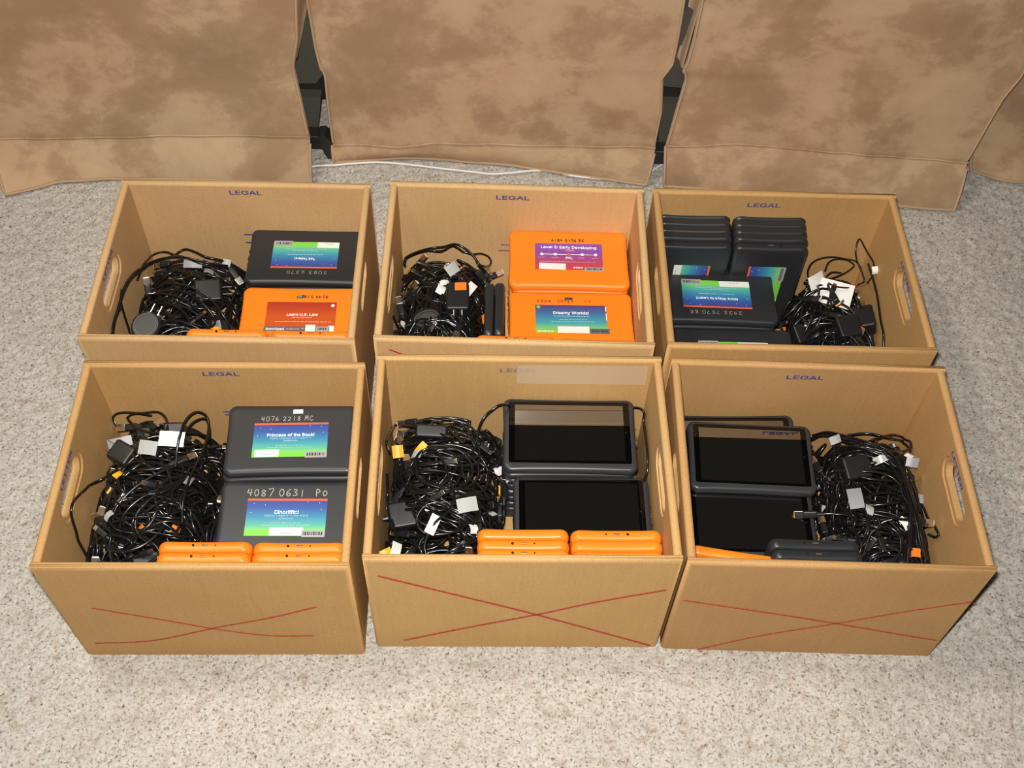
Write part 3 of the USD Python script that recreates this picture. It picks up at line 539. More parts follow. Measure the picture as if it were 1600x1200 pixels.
# the tablets piled flat under the ones on top: they show only as edges
proto = {}
def anon(kind, label, M, group):
    mat, screen = {'orange': (ORANGE, False), 'black': (CHARCOAL, False), 'screen': (GREYBLACK, True), 'grey': (GREYBLACK, False)}[kind]
    if kind in proto: return copy(proto[kind], 'tablet', label, 'tablet', usdm(M), group)
    t_ = tablet(label, M, mat, screen); data(stage.GetPrimAtPath(t_), group=group); proto[kind] = t_; return t_
r_ = random.Random(5)
def stack(n, key, kind, lab, grp, zmin=.0095):
    x, y, z, yaw, tilt, roll, s = T[key]
    th = abs(math.sin(math.radians(tilt)))*TH/2; z -= TT*s+.0004; k = 0; t0 = tilt
    while z-TT-abs(math.sin(math.radians(t0)))*TH/2 > zmin-.004:
        k += 1; f = max(0.0, 1-k/5.0); t1 = tilt*f
        z -= (abs(math.sin(math.radians(t0)))-abs(math.sin(math.radians(t1))))*TH/2*.9; t0 = t1
        if z-TT < zmin: break
        anon(kind, lab, pose(x+r_.uniform(-.002, .002), y+r_.uniform(-.001, .001), z, yaw+r_.uniform(-.8, .8), t1, 0, 1.0, r_.choice([0, 180])), grp)
        z -= TT+.0003
for key, kind, lab in (('BL1', 'black', 'flat under the upside down Tall Tellers tablet'), ('BL2', 'orange', 'flat under the red labelled law tablet'), ('BM1', 'orange', 'flat under the purple labelled tablet'),
        ('BM2', 'orange', 'flat under the Dreamy Worlds tablet'), ('FL1', 'grey', 'flat under the Princess of the Book tablet'), ('FL2', 'grey', 'flat under the Dinoriffic tablet'), ('FM1', 'screen', 'flat under the mirroring screen in the front middle box'),
        ('FM2', 'screen', 'flat under the plain black screen in the front middle box'), ('FR0', 'screen', 'flat under the rear pair in the front right box'), ('FR2', 'screen', 'flat under the nearer black screen in the front right box'),
        ('BR1', 'black', 'flat under the More Ways to Learn tablet'), ('BR2', 'black', 'flat under the half hidden one by the near rim')):
    word = {'black': 'black', 'orange': 'orange', 'grey': 'charcoal', 'screen': 'charcoal'}[kind]
    stack(key[:2], key, kind, f'{word} cased tablet stacked {lab}', f'{word} tablets {lab}')

# tablets standing on their short edge in rows
def upright(n, x, y, lean=2.0, face=-1, flip=1, s=1.03, z=.0095, yaw=0.0):
    # local +x up, face towards the near wall (face=-1); x, y: middle of the edge in the box
    a = math.radians(lean); M = boxm(n); cy_, sy_ = math.cos(math.radians(yaw)), math.sin(math.radians(yaw))
    up = np.array([0, math.sin(a), math.cos(a)]); nn = np.array([0, -math.cos(a), math.sin(a)])*(-face*-1 if face == -1 else -1)
    if face == -1: nn = np.array([0, -math.cos(a), math.sin(a)])
    else: nn = -np.array([0, -math.cos(a), math.sin(a)])
    ux = up*flip; vy = np.cross(nn, ux)
    R = np.array([[cy_, -sy_, 0], [sy_, cy_, 0], [0, 0, 1]]); up, nn, ux, vy = R@up, R@nn, R@ux, R@vy
    c = np.array([x, y, z])+up*TW*s/2                     # centre of the thickness when y is the middle of the bottom edge
    o = c-nn*TT*s/2
    return M@mat4(o, ux*s, vy*s, nn*s)
ORD = ['first', 'second', 'third', 'fourth', 'fifth', 'sixth']
for n, xs, ys, kind, cols in (('FL', (-.0015, .1215), ((-.1020, -.1178, -.1336), (-.1020, -.1178, -.1336)), 'orange', ('beside the cables', 'by the wall')),
                        ('FM', (.0030, .1270), ((-.0945, -.1105, -.1260), (-.0960, -.1118, -.1276)), 'orange', ('beside the cables', 'by the wall')),
                        ('BL', (-.0040, .1210), ((-.1030, -.1190), (-.1030, -.1190)), 'orange', ('beside the cables', 'by the wall')),
                        ('BM', (.0030, .1260), ((-.1120, -.1280), (-.1135, -.1295)), 'orange', ('beside the cables', 'by the wall'))):
    for x, yy, c in zip(xs, ys, cols):
        for k, y in enumerate(yy):
            fl_ = 1 if not (n == 'FM' and (x, k) in ((xs[0], 0), (xs[1], 1))) else -1
            anon(kind, f'orange cased tablet on end in the {WORD[n]} box, {ORD[k]} row, column {c}', upright(n, x, y, 1.0+r_.uniform(-.3, .3), 1 if (n, x) != ('FM', xs[1]) else -1, fl_), f'orange tablets on end along the near wall of the {WORD[n]} box')
for k, y in enumerate((-.1010, -.1170)):
    anon('black', f'black cased tablet standing on end in the front right box, {"behind its twin" if k == 0 else "nearest the near wall"}', upright('FR', -.012+.002*k, y, .8, 1, 1), 'two black tablets on end in the front right box')
for k, (x, y) in enumerate(((-.120, -.1150), (-.1195, -.1310))):
    anon('orange', f'orange cased tablet standing askew in the front right box, {"behind" if k == 0 else "before"} its twin', upright('FR', x, y, 1.0, 1, -1, .97, .0095, -8.0), 'two orange tablets askew in the front right box')
# back right: two columns of five against the rear wall, the nearest of each showing its label turned on end
rows = (.1425, .1265, .1105, .0945)
def portrait_label(t_, seed):
    blue_label(t_, .1086, .058, 0, 'Ready to Read!' if False else None, .05, (.0, .036), None, seed)
for x, flip, c in ((-.121, -1, 'by side wall'), (.003, 1, 'by cables')):
    for k in range(5):
        y = (.1435, .1280, .1125, .0970, .0815)[k]; z = .0095+(.010 if k < 4 else .006)
        lab = f'black tablet on end, {ORD[k]} from rear wall, column {c}, back right box'
        M = upright('BR', x-.0012*k*(1 if flip == 1 else .6), y, 3.0, -1, flip if k == 4 else -1, 1.02, z)
        if k < 4: anon('black', lab, M, 'black tablets on end in the back right box')
        else:
            t_ = tablet(f'black tablet on end with part label, column {c}, back right box', M, CHARCOAL); portrait_label(t_, 60+k+flip)
# back middle: two black tablets on edge between cables and orange stack
def onedge(n, x, y, z=.0095, s=1.0, lean=0):
    up = unit([math.sin(math.radians(lean)), 0, 1]); nn = unit(np.cross([0, 1, 0], up)); vy = np.cross(nn, up)
    c = np.array([x, y, z])+up*TW*s/2; return boxm(n)@mat4(c-nn*TT*s/2, -up*s, -vy*s, nn*s)
for k, (x, y) in enumerate(((-.034, -.033), (-.0185, -.031))):
    anon('black', f'black tablet on end between cables and orange tablets, back middle box, {"cable side" if k == 0 else "tablet side"}', onedge('BM', x, y, .0095, .93, -1.5), 'two black tablets on edge in the back middle box')

# ------------------------------------------------------------------ heaps of charging cables
PILE = {'FL': (-.176, -.018, -.076, .125, .180), 'FM': (-.182, -.030, -.076, .120, .175), 'BL': (-.174, -.015, -.076, .105, .152), 'BM': (-.182, -.050, -.076, .115, .168), 'BR': (.052, .174, .040, .110, .141), 'FR': (.050, .172, .058, .128, .163)}
def pile_top(n, x, y):
    x0, x1, _, y1, h = PILE[n]; u = min(max((x-x0)/(x1-x0), 0), 1); v = min(max((y+.148)/(y1+.148), 0), 1)
    return h*(1-.3*abs(2*u-1)**3-(.3 if v < .5 else .2)*abs(2*v-1)**3)
def side(n, y):
    # the heap narrows beside the row of tablets at the near wall; on the right-hand boxes it lies on the other side
    x0, x1, xn, y1, h = PILE[n]
    if n in ('BR',):
        f = min(max((y+.03)/.09, 0), 1); return .034*(1-f)+.060*f, x1
    if n == 'FR':
        f = min(max((-.088-y)/.02, 0), 1); return x0*(1-f)+xn*f, x1
    f = min(max((-.088-y)/.02, 0), 1); return x0, x1*(1-f)+xn*f
def squash(v, lo=.03):
    # smooth clamp of a coordinate to 0..1
    return .5+.5*np.tanh((v-.5)*2.2)/np.tanh(1.1*1.15)*.97
def heap_point(n, u, v, w):
    y0, y1 = -.145, PILE[n][3]; y = y0+(y1-y0)*v; out = np.empty((len(u), 3))
    for i in range(len(u)):
        a, b = side(n, y[i]); x = a+(b-a)*u[i]; zt = pile_top(n, x, y[i]); out[i] = (x, y[i], .012+(zt-.012)*w[i])
    return out
def random_path(n, r, turns=None):
    x0, x1, _, y1, h = PILE[n]; lx, ly = x1-x0, y1+.145
    c = np.array([r.uniform(.12, .88), r.uniform(.05, .95), r.choice([r.uniform(.72, 1.0), r.uniform(.4, .95)])]); nrm = unit([r.gauss(0, .8), r.gauss(-.3, .8), r.gauss(.7, .7)])
    a = unit(np.cross(nrm, [.3, .9, .1])); b = np.cross(nrm, a); R = r.uniform(.028, .064); N = int((turns or r.uniform(3.0, 6.2))*9); ph = r.uniform(0, 6.28); ecc = r.uniform(.45, 1.0)
    p = []; drift = np.array([0.0, 0, 0]); dv = np.array([r.gauss(0, 1), r.gauss(0, 1), r.gauss(0, .6)])*.0022
    for i in range(N):
        an = ph+i*2*math.pi/9; RR = R*(1+.22*math.sin(i*.37+ph)+r.gauss(0, .03)); drift = drift+dv+np.array([r.gauss(0, .0018) for _ in range(3)])
        p.append(a*RR*math.cos(an)+b*RR*ecc*math.sin(an)+drift)
    tail = p[-1]; d = unit(p[-1]-p[-2])
    for i in range(r.randint(3, 8)):
        d = unit(d+np.array([r.gauss(0, .45), r.gauss(0, .45), r.gauss(-.05, .3)])); tail = tail+d*.020; p.append(tail)
    p = np.array(p); u = squash(c[0]+p[:, 0]/lx); v = squash(c[1]+p[:, 1]/ly); w = np.clip(c[2]+p[:, 2]/h*.75, .05, 1.05)
    w = np.where(w > .9, .9+.12*np.tanh((w-.9)/.12), w)
    return heap_point(n, u, v, w)
def frame_at(p, t, upv=(0, 0, 1)):
    t = unit(t); s_ = np.cross(upv, t); s_ = unit(s_) if np.linalg.norm(s_) > 1e-3 else np.array([1.0, 0, 0]); return mat4(p, t, s_, np.cross(t, s_))
PLUG = rbox(.020, .0105, .0072, .002, 2); SHROUD = tube(np.c_[np.linspace(-.020, -.009, 5), np.zeros(5), np.zeros(5)], np.linspace(.0024, .0034, 5), 8); METAL = rbox(.012, .0110, .0044, .0006, 2).apply_translation([.0155, 0, 0]); TONGUE = bx(.017, .0222, -.0042, .0042, -.0008, .0018)
MICRO = rbox(.016, .0085, .0055, .0016, 2); MTIP = rbox(.006, .0066, .0022, .0005, 2).apply_translation([.0105, 0, 0])
def tagmesh(w, l, bend):
    # a folded paper or tape flag with a slight bend
    k = 7; x = np.linspace(-l/2, l/2, k); z = bend*np.cos(x/l*math.pi); V = []
    for xx, zz in zip(x, z): V += [(xx, -w/2, zz), (xx, w/2, zz)]
    V = np.array(V); Vb = V-[0, 0, .0006]; f = []; o = len(V)
    for i in range(k-1):
        a, b, c, d = 2*i, 2*i+2, 2*i+3, 2*i+1; f += [(a, b, c), (a, c, d), (o+a, o+c, o+b), (o+a, o+d, o+c), (a, o+a, o+b), (a, o+b, b), (d, c, o+c), (d, o+c, o+d)]
    f += [(0, 1, o+1), (0, o+1, o), (2*k-2, o+2*k-1, 2*k-1), (2*k-2, o+2*k-2, o+2*k-1)]
    return trimesh.Trimesh(np.vstack([V, Vb]), np.array(f), process=False)
TAGS = {'white': WHITE, 'silver': SILVER, 'grey': GREYTAG, 'yellow': YELLOW, 'orange': TAGORANGE}
def cable(n, pts, label, group, rad=.0018, end='usb', tip='white', tags=(), r=rng, step=.0065, ends=2):
    Mb = boxm(n); P_ = spline(pts, step); lim = np.array([BOX[n][3]/2-INX-.004, BOX[n][4]/2-INY-.005]); hold = lambda p, d: bool((np.abs((p+unit(d)*.040)[:2]) < lim).all() and .02 < (p+unit(d)*.040)[2] < .235)
    while ends > 0 and len(P_) > 24 and not hold(P_[-1], P_[-1]-P_[-3]): P_ = P_[:-1]
    while ends > 1 and len(P_) > 24 and not hold(P_[0], P_[0]-P_[2]): P_ = P_[1:]
    P_[:, 0] = np.clip(P_[:, 0], -lim[0]+.0005, lim[0]-.0005); P_[:, 1] = np.clip(P_[:, 1], -lim[1]+.0005, lim[1]-.0005); P_ = (Mb[:3, :3]@P_.T).T+Mb[:3, 3]
    o = np.array([P_[:, 0].mean(), P_[:, 1].mean(), P_[:, 2].min()]); Q = P_-o
    c = thing('charging_cable', label, 'cable', Gf.Matrix4d().SetTranslate(Gf.Vec3d(*o.tolist())), group)
    part(c, 'cord', tube(Q, rad, 7), CORD, smooth=70)
    jitter = lambda: (r.gauss(0, .35), r.gauss(-.35, .35), 1.0)
    if ends > 0:
        m = frame_at(Q[-1]+unit(Q[-1]-Q[-3])*.016, Q[-1]-Q[-3], jitter())
        pg = part(c, 'usb_plug', put(cat([PLUG, SHROUD]), m), PLUGBLACK, smooth=40); part(pg, 'metal_shell', put(METAL, m), STEEL, smooth=30); part(pg, 'contact_tongue', put(TONGUE, m), TAGS[tip])
    if ends > 1:
        m = frame_at(Q[0]+unit(Q[0]-Q[2])*.014, Q[0]-Q[2], jitter()); pg = part(c, 'small_plug', put(cat([MICRO, SHROUD]), m), PLUGBLACK, smooth=40); part(pg, 'metal_tip', put(MTIP, m), STEEL, smooth=30)
    for t, col, w, l in tags:
        i = min(max(int(t*len(Q)), 1), len(Q)-2); m = frame_at(Q[i]+np.array([0, -.001, rad+.0012]), Q[i+1]-Q[i-1], jitter()); turn = trimesh.transformations.rotation_matrix(r.uniform(-1.2, 1.2), [0, 0, 1])
        part(c, 'cord_tag', put(tagmesh(w, l, .0025), m@turn), TAGS[col], smooth=60, label=f'{col} tag wrapped on the cord')
    return c
HAND = {
'FL_loop':('FL',[(-167,-90,144),(-181,-69,177),(-181,-57,213),(-181,-37,214),(-181,1,183),(-163,21,175),(-141,26,189),(-121,43,184)]),
'FL_tall':('FL',[(-65,36,182),(-64,58,193),(-61,75,202),(-56,103,202),(-47,126,186),(-36,126,170),(-33,102,166),(-36,67,169),(-43,26,177),(-47,-15,177),(-45,-46,170)]),
'FL_arc':('FL',[(-64,78,173),(-59,95,183),(-52,116,176),(-41,131,160),(-34,111,152),(-36,80,160),(-36,45,159)]),
'FL_ring':('FL',[(-181,144,112),(-181,138,144),(-176,145,151),(-160,145,156),(-137,141,160),(-111,140,165),(-97,128,166),(-90,106,174),(-95,91,182),(-128,106,169),(-162,146,140),(-147,145,153),(-122,141,154)]),
'FL_x':('FL',[(-89,-40,191),(-71,-20,190),(-52,14,180),(-46,39,174),(-30,34,155),(-12,17,135)]),
'FM_bow':('FM',[(-43,36,149),(-31,42,129),(-24,30,127),(-24,9,128),(-33,-14,135),(-44,-29,153),(-58,-29,168)]),
'FM_ring':('FM',[(-186,62,157),(-186,41,213),(-186,68,192),(-184,147,104),(-166,126,132),(-132,101,164),(-108,82,175),(-93,77,176)]),
'FM_loop':('FM',[(-112,86,173),(-125,104,163),(-123,121,153),(-107,107,162),(-93,84,173),(-79,68,177),(-74,87,168),(-59,96,155),(-51,90,151),(-39,102,128),(-51,100,145)]),
'FM_sweep':('FM',[(-175,19,150),(-152,32,173),(-138,54,176),(-120,55,179),(-107,33,182),(-99,8,184),(-90,-22,183),(-97,-47,183),(-115,-64,181),(-128,-91,173),(-126,-105,167)]),
'FM_left':('FM',[(-186,16,176),(-186,0,146),(-178,-36,148),(-170,-65,156),(-167,-95,151)]),
'BR_ring':('BR',[(75,85,132),(76,106,133),(83,118,140),(99,128,141),(120,133,140),(142,134,135),(168,146,116),(180,135,105),(180,110,107),(180,125,80),(141,76,128),(114,73,135),(108,100,121),(119,115,121),(138,119,117)]),
'BR_arc':('BR',[(106,110,130),(113,124,136),(129,134,134),(156,146,117),(168,146,105),(146,122,113),(122,106,118),(100,98,118)]),
'BR_wall':('BR',[(180,121,138),(180,56,143),(180,4,134),(180,-24,132),(180,-43,120)]),
'BR_left':('BR',[(58,45,129),(44,34,118),(28,27,101),(44,55,115),(58,48,129)]),
'BL_long':('BL',[(-181,-92,183),(-181,-74,188),(-181,-42,186),(-181,-15,185),(-181,14,180),(-181,58,157),(-181,106,120),(-151,100,142),(-115,87,162),(-86,80,163),(-61,78,157),(-41,90,139)]),
'BL_top':('BL',[(-130,98,149),(-120,116,145),(-109,116,149),(-92,106,153),(-74,96,153),(-57,96,148),(-47,100,138),(-41,93,135)]),
'BL_grey':('BL',[(-125,30,162),(-107,26,165),(-83,20,165),(-60,9,161),(-42,-6,152),(-30,-19,141),(-20,-28,127)]),
'BL_low':('BL',[(-154,18,148),(-130,9,161),(-109,3,164),(-88,-6,164),(-68,-23,162)]),
'BL_back':('BL',[(-181,54,141),(-181,91,134),(-181,125,116),(-174,146,105),(-149,124,133),(-131,115,135)]),
'BL_hang':('BL',[(-181,-8,191),(-181,-26,181),(-181,-32,153),(-180,-36,121),(-172,-50,130)]),
'BM_top':('BM',[(-187,122,106),(-184,139,104),(-166,123,135),(-139,109,162),(-118,113,162),(-99,125,157),(-83,122,151),(-70,112,147),(-58,97,141),(-45,91,124),(-40,71,119)]),
'BM_ring':('BM',[(-68,118,141),(-56,134,126),(-43,145,106),(-39,138,100),(-44,121,109),(-53,96,138)]),
'BM_low':('BM',[(-187,-49,177),(-178,-46,139),(-166,-71,153),(-150,-51,170),(-132,-52,176)]),
'FR_side':('FR',[(177,15,124),(180,-13,132),(180,-33,147),(180,-51,153),(180,-47,139),(171,-40,136)]),
'FR_top':('FR',[(118,72,168),(133,74,169),(162,94,143),(180,111,129),(180,119,130),(180,142,106),(151,127,135),(115,103,158),(86,89,160),(69,97,144)]),
'FR_sweep':('FR',[(62,101,137),(83,88,159),(105,77,166),(125,67,169),(135,47,171),(139,19,171),(140,-14,172),(135,-47,172),(127,-78,169),(123,-99,162)]),
'FR_sweep2':('FR',[(46,147,99),(58,138,121),(73,119,142),(97,94,164),(119,80,170),(133,59,173),(137,36,175),(142,9,174),(147,-26,171),(147,-64,168),(150,-94,159)]),
'FR_sweep3':('FR',[(78,114,150),(106,114,156),(131,106,159),(180,137,103),(180,114,121),(149,42,169),(154,5,167),(151,-25,170)]),
'FR_mid':('FR',[(68,23,162),(72,-4,165),(76,-24,168),(77,-45,168),(72,-60,163)]),
'FR_loop':('FR',[(69,-82,159),(74,-69,165),(79,-60,170),(91,-54,175),(106,-56,176),(115,-69,174),(114,-86,170),(107,-98,166)]),
'FR_curl':('FR',[(56,-41,149),(63,-57,157),(66,-72,158),(64,-82,153)]),
'FR_ear':('FR',[(50,-47,135),(44,-27,126),(46,-5,130),(53,9,141),(61,10,154)]),
'BR_tall':('BR',[(155,80,160),(148,100,167),(146,115,175),(148,125,186),(151,127,191),(157,120,185),(165,110,176),(175,100,166),(178,90,155),(176,85,148),(165,70,147)]),
'FM_wrap':('FM',[(-66,70,145),(-59,90,161),(-56,100,173),(-49,110,182),(-38,120,185),(-24,128,187),(0,146,150),(30,148,132),(120,148,132),(168,146,155),(182,130,173),(189,120,160),(189,90,162),(185,55,165),(182,30,154),(170,18,125),(150,14,100)])}
HLAB = {'FL_loop': 'black cable looping past the handle hole of the front left box', 'FL_tall': 'black cable rising in a tall loop near the charcoal tablets of the front left box', 'FL_arc': 'black cable in a low arch beneath the tall loop of the front left box',
 'FL_ring': 'coiled black cable at the rear corner of the front left box', 'FL_x': 'black cable crossing the top of the heap in the front left box', 'FM_wrap': 'black cable running behind the mirroring tablet to the far side of the front middle box',
 'FM_bow': 'black cable bowing out towards the wavy tablet edges in the front middle box', 'FM_ring': 'black cable arched at the rear corner of the front middle box', 'FM_loop': 'black cable with a narrow loop at the rear of the front middle box heap',
 'FM_sweep': 'black cable in a wide S over the front middle box heap', 'FM_left': 'black cable hanging along the side wall of the front middle box', 'BR_tall': 'thin black cable standing in a tall narrow loop, back right box', 'BR_ring': 'thin black cable in a wide loop around the white card, back right box',
 'BR_arc': 'black cable arching over the white card in the back right box', 'BR_wall': 'black cable running down the handle wall of the back right box', 'BR_left': 'black cable end crossing the bare floor beside the upright tablets, back right box',
 'BL_long': 'long black cable arching over the whole heap of the back left box', 'BL_top': 'black cable waving across the rear of the back left box heap to a black joint', 'BL_grey': 'shiny cable sweeping down to the orange law tablet',
 'BL_low': 'shiny cable lying in a low arc above the round charger, back left box', 'BL_back': 'black cable arched at the rear corner of the back left box', 'BL_hang': 'black cable hanging at the handle wall of the back left box',
 'BM_top': 'long black cable arching over the round heap in the back middle box', 'BM_ring': 'small black cable loop sticking out of the back middle box heap', 'BM_low': 'black cable in a V low in the back middle box heap',
 'FR_side': 'black cable loop poking out towards the handle wall of the front right box', 'FR_top': 'black cable loop at the rear corner of the front right box heap', 'FR_sweep': 'black cable sweeping round the crown of the front right box heap',
 'FR_sweep2': 'black cable sweeping down the outer side of the front right box heap', 'FR_sweep3': 'black cable bundled along the rear of the front right box heap', 'FR_mid': 'shiny black cable crossing the middle of the front right box heap',
 'FR_loop': 'shiny black cable in a round loop low in the front right box heap', 'FR_curl': 'short shiny cable curl beside the two black upright tablets', 'FR_ear': 'shiny black cable in an ear shape by the grey tag, front right box'}
for k, (n, pts) in HAND.items():
    thin = k in ('BR_tall', 'BR_ring', 'BR_arc'); tg = [(.93, 'silver', .012, .014)] if k == 'BL_top' else [(.8, 'white', .010, .013)] if k == 'BR_tall' else [(.62, 'white', .011, .016)] if k == 'FR_sweep3' else []
    cable(n, np.array(pts)/1000., HLAB[k], None, .0014 if thin else .0019, tags=tg, ends=1 if k in ('BL_top', 'BL_grey', 'BR_left') else 0, step=.005)
    if k in ('FR_sweep', 'FR_sweep2', 'BL_long', 'BM_top'):
        for j in range(3 if n == 'FR' else 1):
            q = np.array(pts)/1000.+np.array([[rng.gauss(0, .003), rng.gauss(0, .003), -.004*(j+1)+rng.gauss(0, .001)] for _ in pts]); q[:, 0] = np.clip(q[:, 0], -.183, .183)
            cable(n, q, f'black cable bundled with the {"sweeping" if n == "FR" else "arching"} one over the {WORD[n]} box heap', f'cables bundled over the {WORD[n]} box heap', .0019, ends=0)
COUNT = {'FL': 42, 'FM': 42, 'BL': 34, 'BM': 38, 'BR': 32, 'FR': 40}
TAGSET = {'FL': (['silver', 'white', 'grey', 'orange', 'yellow'], 9), 'FM': (['yellow', 'silver', 'white', 'yellow', 'silver', 'white', 'yellow', 'silver'], 16), 'BL': (['yellow', 'grey'], 3), 'BM': (['white', 'white', 'silver', 'yellow', 'orange'], 7), 'BR': (['orange', 'white', 'orange'], 4), 'FR': (['white', 'silver', 'grey', 'white', 'orange'], 10)}
TIP = {'FL': ['yellow', 'orange', 'white'], 'FM': ['yellow', 'white'], 'BL': ['yellow', 'white'], 'BM': ['yellow', 'white', 'white'], 'BR': ['orange', 'white'], 'FR': ['orange', 'white', 'white']}
for n in BOX:
    r = random.Random({'FL': 3, 'FM': 14, 'BL': 25, 'BM': 36, 'BR': 47, 'FR': 58}[n]); cols, nt = TAGSET[n]
    for i in range(COUNT[n]):
        pts = random_path(n, r); tags = []
        if i < nt:
            col = cols[i % len(cols)]; Pw = spline(pts, .02); j = int(np.argmax(Pw[:, 2]-np.array([pile_top(n, a, b) for a, b, _ in Pw])))
            tags = [(j/len(Pw), col, r.uniform(.009, .014), r.uniform(.013, .022))]
            lab = f'black charging cable with a {col} tag, in the heap of the {WORD[n]} box'; grp = f'cables with a {col} tag in the {WORD[n]} box'
        else: 
            mx, my = pts[:, 0].mean(), pts[:, 1].mean(); xm = (PILE[n][0]+PILE[n][1])/2
            zv = 'near the rear wall' if my > .045 else 'at the middle' if my > -.045 else 'near the front rim'; zu = 'wall side' if (mx < xm) == (xm < 0) else 'tablet side'
            lab = f'plain black cable coiled {zv}, {zu}, in the {WORD[n]} box heap'; grp = f'plain cables {zv}, {zu}, {WORD[n]} box'
        cable(n, pts, lab, grp, r.uniform(.0019, .0025), tip=r.choice(TIP[n]), tags=tags, r=r)

# ------------------------------------------------------------------ wall chargers, cards and loose plugs among the cables
def charger(n, x, y, z, direction, up, label, size=(.044, .040, .024), kind='block', sticker=None, prongs=True):
    # direction: where the prongs point; up: the face that shows
    d = unit(direction); upv = unit(np.array(up)-d*np.dot(up, d)); M = boxm(n)@mat4([x, y, z], d, np.cross(upv, d), upv)
    c = thing('wall_charger', label, 'charger', usdm(M)); sx, sy, sz = size
    if kind == 'block': part(c, 'body', cat([rbox(sx, sy, sz, .004)]), PLUGBLACK, smooth=35)
    else:
        rr_ = np.array([(sx/2*math.cos(a), sy/2*math.sin(a)) for a in np.linspace(0, 2*math.pi, 40, endpoint=False)])
        part(c, 'body', loft([np.c_[inset(rr_, i), np.full(40, zz)] for zz, i in ((-sz/2, .004), (-sz/2+.003, .0005), (0, 0), (sz/2-.003, .001), (sz/2, .004))]), PLUGBLACK, smooth=35)
        part(c, 'face_ring', loft([np.c_[inset(rr_, i), np.full(40, zz)] for zz, i in ((sz/2-.0005, .006), (sz/2+.0008, .0065), (sz/2+.0008, .0075))], False, False), CORD, smooth=35)
    if prongs:
        for s_ in (-1, 1): part(c, 'prong', bx(sx/2-.001, sx/2+.016, s_*.0062-.0008, s_*.0062+.0008, -.0032, .0032), STEEL)
    if sticker: part(c, 'rating_sticker', bx(*sticker[1:5], sz/2-.0002, sz/2+.0004), TAGS[sticker[0]])
    part(c, 'cord_relief', put(SHROUD, mat4([-sx/2+.008, 0, 0], [1, 0, 0], [0, 1, 0], [0, 0, 1])), CORD, smooth=40)
charger('BL', -.142, -.052, .150, (.35, 1, .25), (0, -.5, 1), 'round faced black charger with two upright prongs near the rim of the back left box', (.050, .046, .026), 'disc')
charger('BL', -.062, .030, .142, (1, .2, -.1), (0, -.3, 1), 'square black charger lying in the back left box heap', (.042, .038, .024))
charger('BL', -.040, -.030, .118, (.3, -1, 0), (0, -.3, 1), 'black charger with a grey sticker beside the orange law tablet', (.044, .036, .024), sticker=('grey', -.012, .012, -.006, .006), prongs=False)
charger('BM', -.088, -.012, .176, (.05, -1, -.1), (0, -.35, 1), 'large matte black charger with an orange sticker on top of the back middle box heap', (.050, .036, .028), sticker=('orange', -.0235, -.009, -.004, .014))
charger('BM', -.135, -.040, .158, (1, .3, .1), (.2, -.3, 1), 'flat black charger half buried in the back middle box heap', (.048, .034, .022), 'disc', prongs=False)
charger('BR', .120, -.018, .136, (-.2, 1, .2), (0, -.3, 1), 'matte black square charger atop the back right box heap', (.038, .036, .028), prongs=False)
charger('BR', .160, .020, .112, (0, 1, 0), (-.3, -.3, 1), 'black charger against the handle wall of the back right box', (.044, .034, .028), prongs=False)
charger('BR', .066, .000, .095, (1, .3, 0), (0, -.3, 1), 'black charger in shadow beside the flat tablets, back right box', (.044, .036, .026), prongs=False)
charger('FL', -.128, .112, .150, (1, .1, .1), (0, -.4, 1), 'small grey black charger inside the coil at the rear of the front left box', (.022, .018, .016), prongs=False)
charger('FL', -.082, .106, .158, (1, .05, 0), (0, -.3, 1), 'square black charger at the rear of the front left box heap', (.030, .030, .026), prongs=False)
charger('FL', -.148, .070, .160, (-1, .6, 0), (0, -.3, 1), 'black charger beside the handle wall of the front left box', (.034, .030, .024), prongs=True)
charger('FL', -.090, -.100, .140, (1, .4, 0), (0, -.3, 1), 'black charger near the rim of the front left box', (.044, .036, .026), prongs=False)
charger('FM', -.125, .092, .168, (1, -.05, 0), (0, -.35, 1), 'long black charger block at the rear of the front middle box heap', (.046, .020, .018), prongs=False)
charger('FM', -.160, -.030, .140, (1, .2, 0), (0, -.3, 1), 'black charger deep in the front middle box heap', (.044, .038, .026), prongs=False)
charger('FR', .080, .055, .150, (1, .2, 0), (0, -.3, 1), 'black charger under the cables of the front right box', (.040, .034, .024), prongs=False)
def card(n, x, y, z, ang, tilt, w, h, mat, label, catn='card', name='paper_card', group=None):
    a, t_ = math.radians(ang), math.radians(tilt); u = np.array([math.cos(a), math.sin(a), 0]); v = np.array([-math.sin(a)*math.cos(t_), math.cos(a)*math.cos(t_), math.sin(t_)])
    c = thing(name, label, catn, usdm(boxm(n)@mat4([x, y, z], u, v, np.cross(u, v))), group); part(c, 'sheet', tagmesh(h, w, .002), mat, smooth=60); return c
card('BR', .114, .070, .121, -18, 28, .066, .042, WHITE, 'white folded paper card under the loops of the back right box')
card('BR', .090, .086, .128, 35, 50, .032, .030, WHITE, 'white card corner standing behind the paper card, back right box')
card('FL', -.078, .082, .182, -4, 20, .036, .022, WHITE, 'bright white paper tag on the front left box heap', 'tag', 'paper_tag')
card('FL', -.108, .066, .184, -8, 25, .026, .020, SILVER, 'folded clear tape piece beside the white paper tag, front left box', 'tape', 'tape_piece')
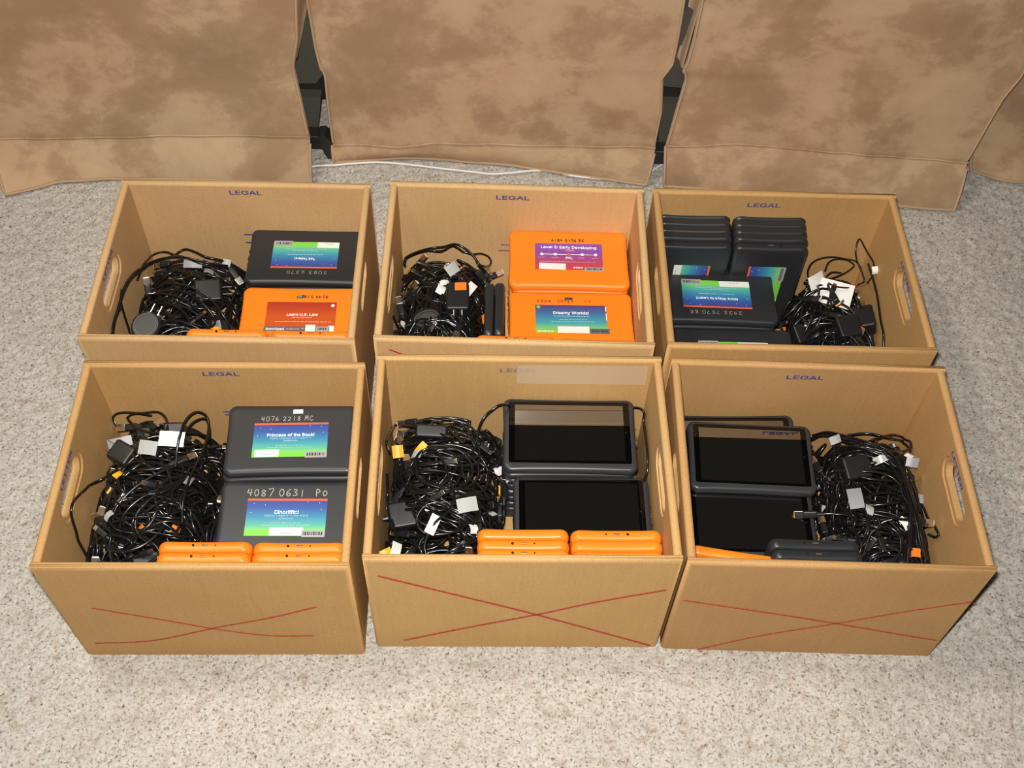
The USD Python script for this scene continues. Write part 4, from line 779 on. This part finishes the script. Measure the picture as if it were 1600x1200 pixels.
card('FL', -.158, .092, .158, 15, 40, .034, .014, GREYTAG, 'dull grey strap piece near the handle wall of the front left box', 'strap', 'strap_piece')
card('FM', -.072, -.036, .181, 12, 20, .028, .020, SILVER, 'clear tape flag in the middle of the front middle box heap', 'tape', 'tape_piece')
card('FM', -.118, -.066, .180, 70, 20, .030, .014, WHITE, 'white paper flag low in the front middle box heap', 'tag', 'paper_tag')
card('FM', -.168, -.096, .160, 80, 30, .026, .014, WHITE, 'white paper flag by the near rim of the front middle box', 'tag', 'paper_tag')
card('FM', -.172, .058, .168, 10, 30, .016, .018, YELLOW, 'yellow plug cap at the side of the front middle box heap', 'plug cap', 'plug_cap')
card('FM', -.180, -.100, .158, 30, 30, .017, .015, YELLOW, 'yellow plug cap by the near corner of the front middle box', 'plug cap', 'plug_cap')
card('BM', -.100, .060, .168, 45, 30, .022, .018, SILVER, 'crumpled silver tape flag on the back middle box heap', 'tape', 'tape_piece')
card('BM', -.070, .010, .178, 60, 25, .026, .014, WHITE, 'white paper flag beside the large charger, back middle box', 'tag', 'paper_tag')
card('BM', -.116, .012, .172, 75, 25, .018, .014, WHITE, 'white paper flag left of the large charger, back middle box', 'tag', 'paper_tag')
card('BL', -.092, .078, .156, 0, 25, .030, .014, GREYTAG, 'pale grey paper tag at the rear of the back left box heap', 'tag', 'paper_tag')
card('FR', .066, -.005, .168, -88, 15, .032, .020, GREYTAG, 'grey paper tag in the middle of the front right box heap', 'tag', 'paper_tag')
card('FR', .158, .058, .168, -10, 40, .018, .014, GREYTAG, 'pale tape tag on the bundle by the handle wall, front right box', 'tag', 'paper_tag')
card('FR', .060, .108, .146, 25, 35, .018, .012, SILVER, 'clear tape tag at the rear of the front right box heap', 'tape', 'tape_piece')
# a loose plug lying on the lower screen of the front right box
cable('FR', np.array([(.070, -.030, .150), (.056, -.024, .153), (.044, -.022, .152), (.034, -.020, .149), (.022, -.019, .146)]), 'black cable whose plug lies over the dark screen in the front right box', None, .0018, ends=1, tip='yellow')
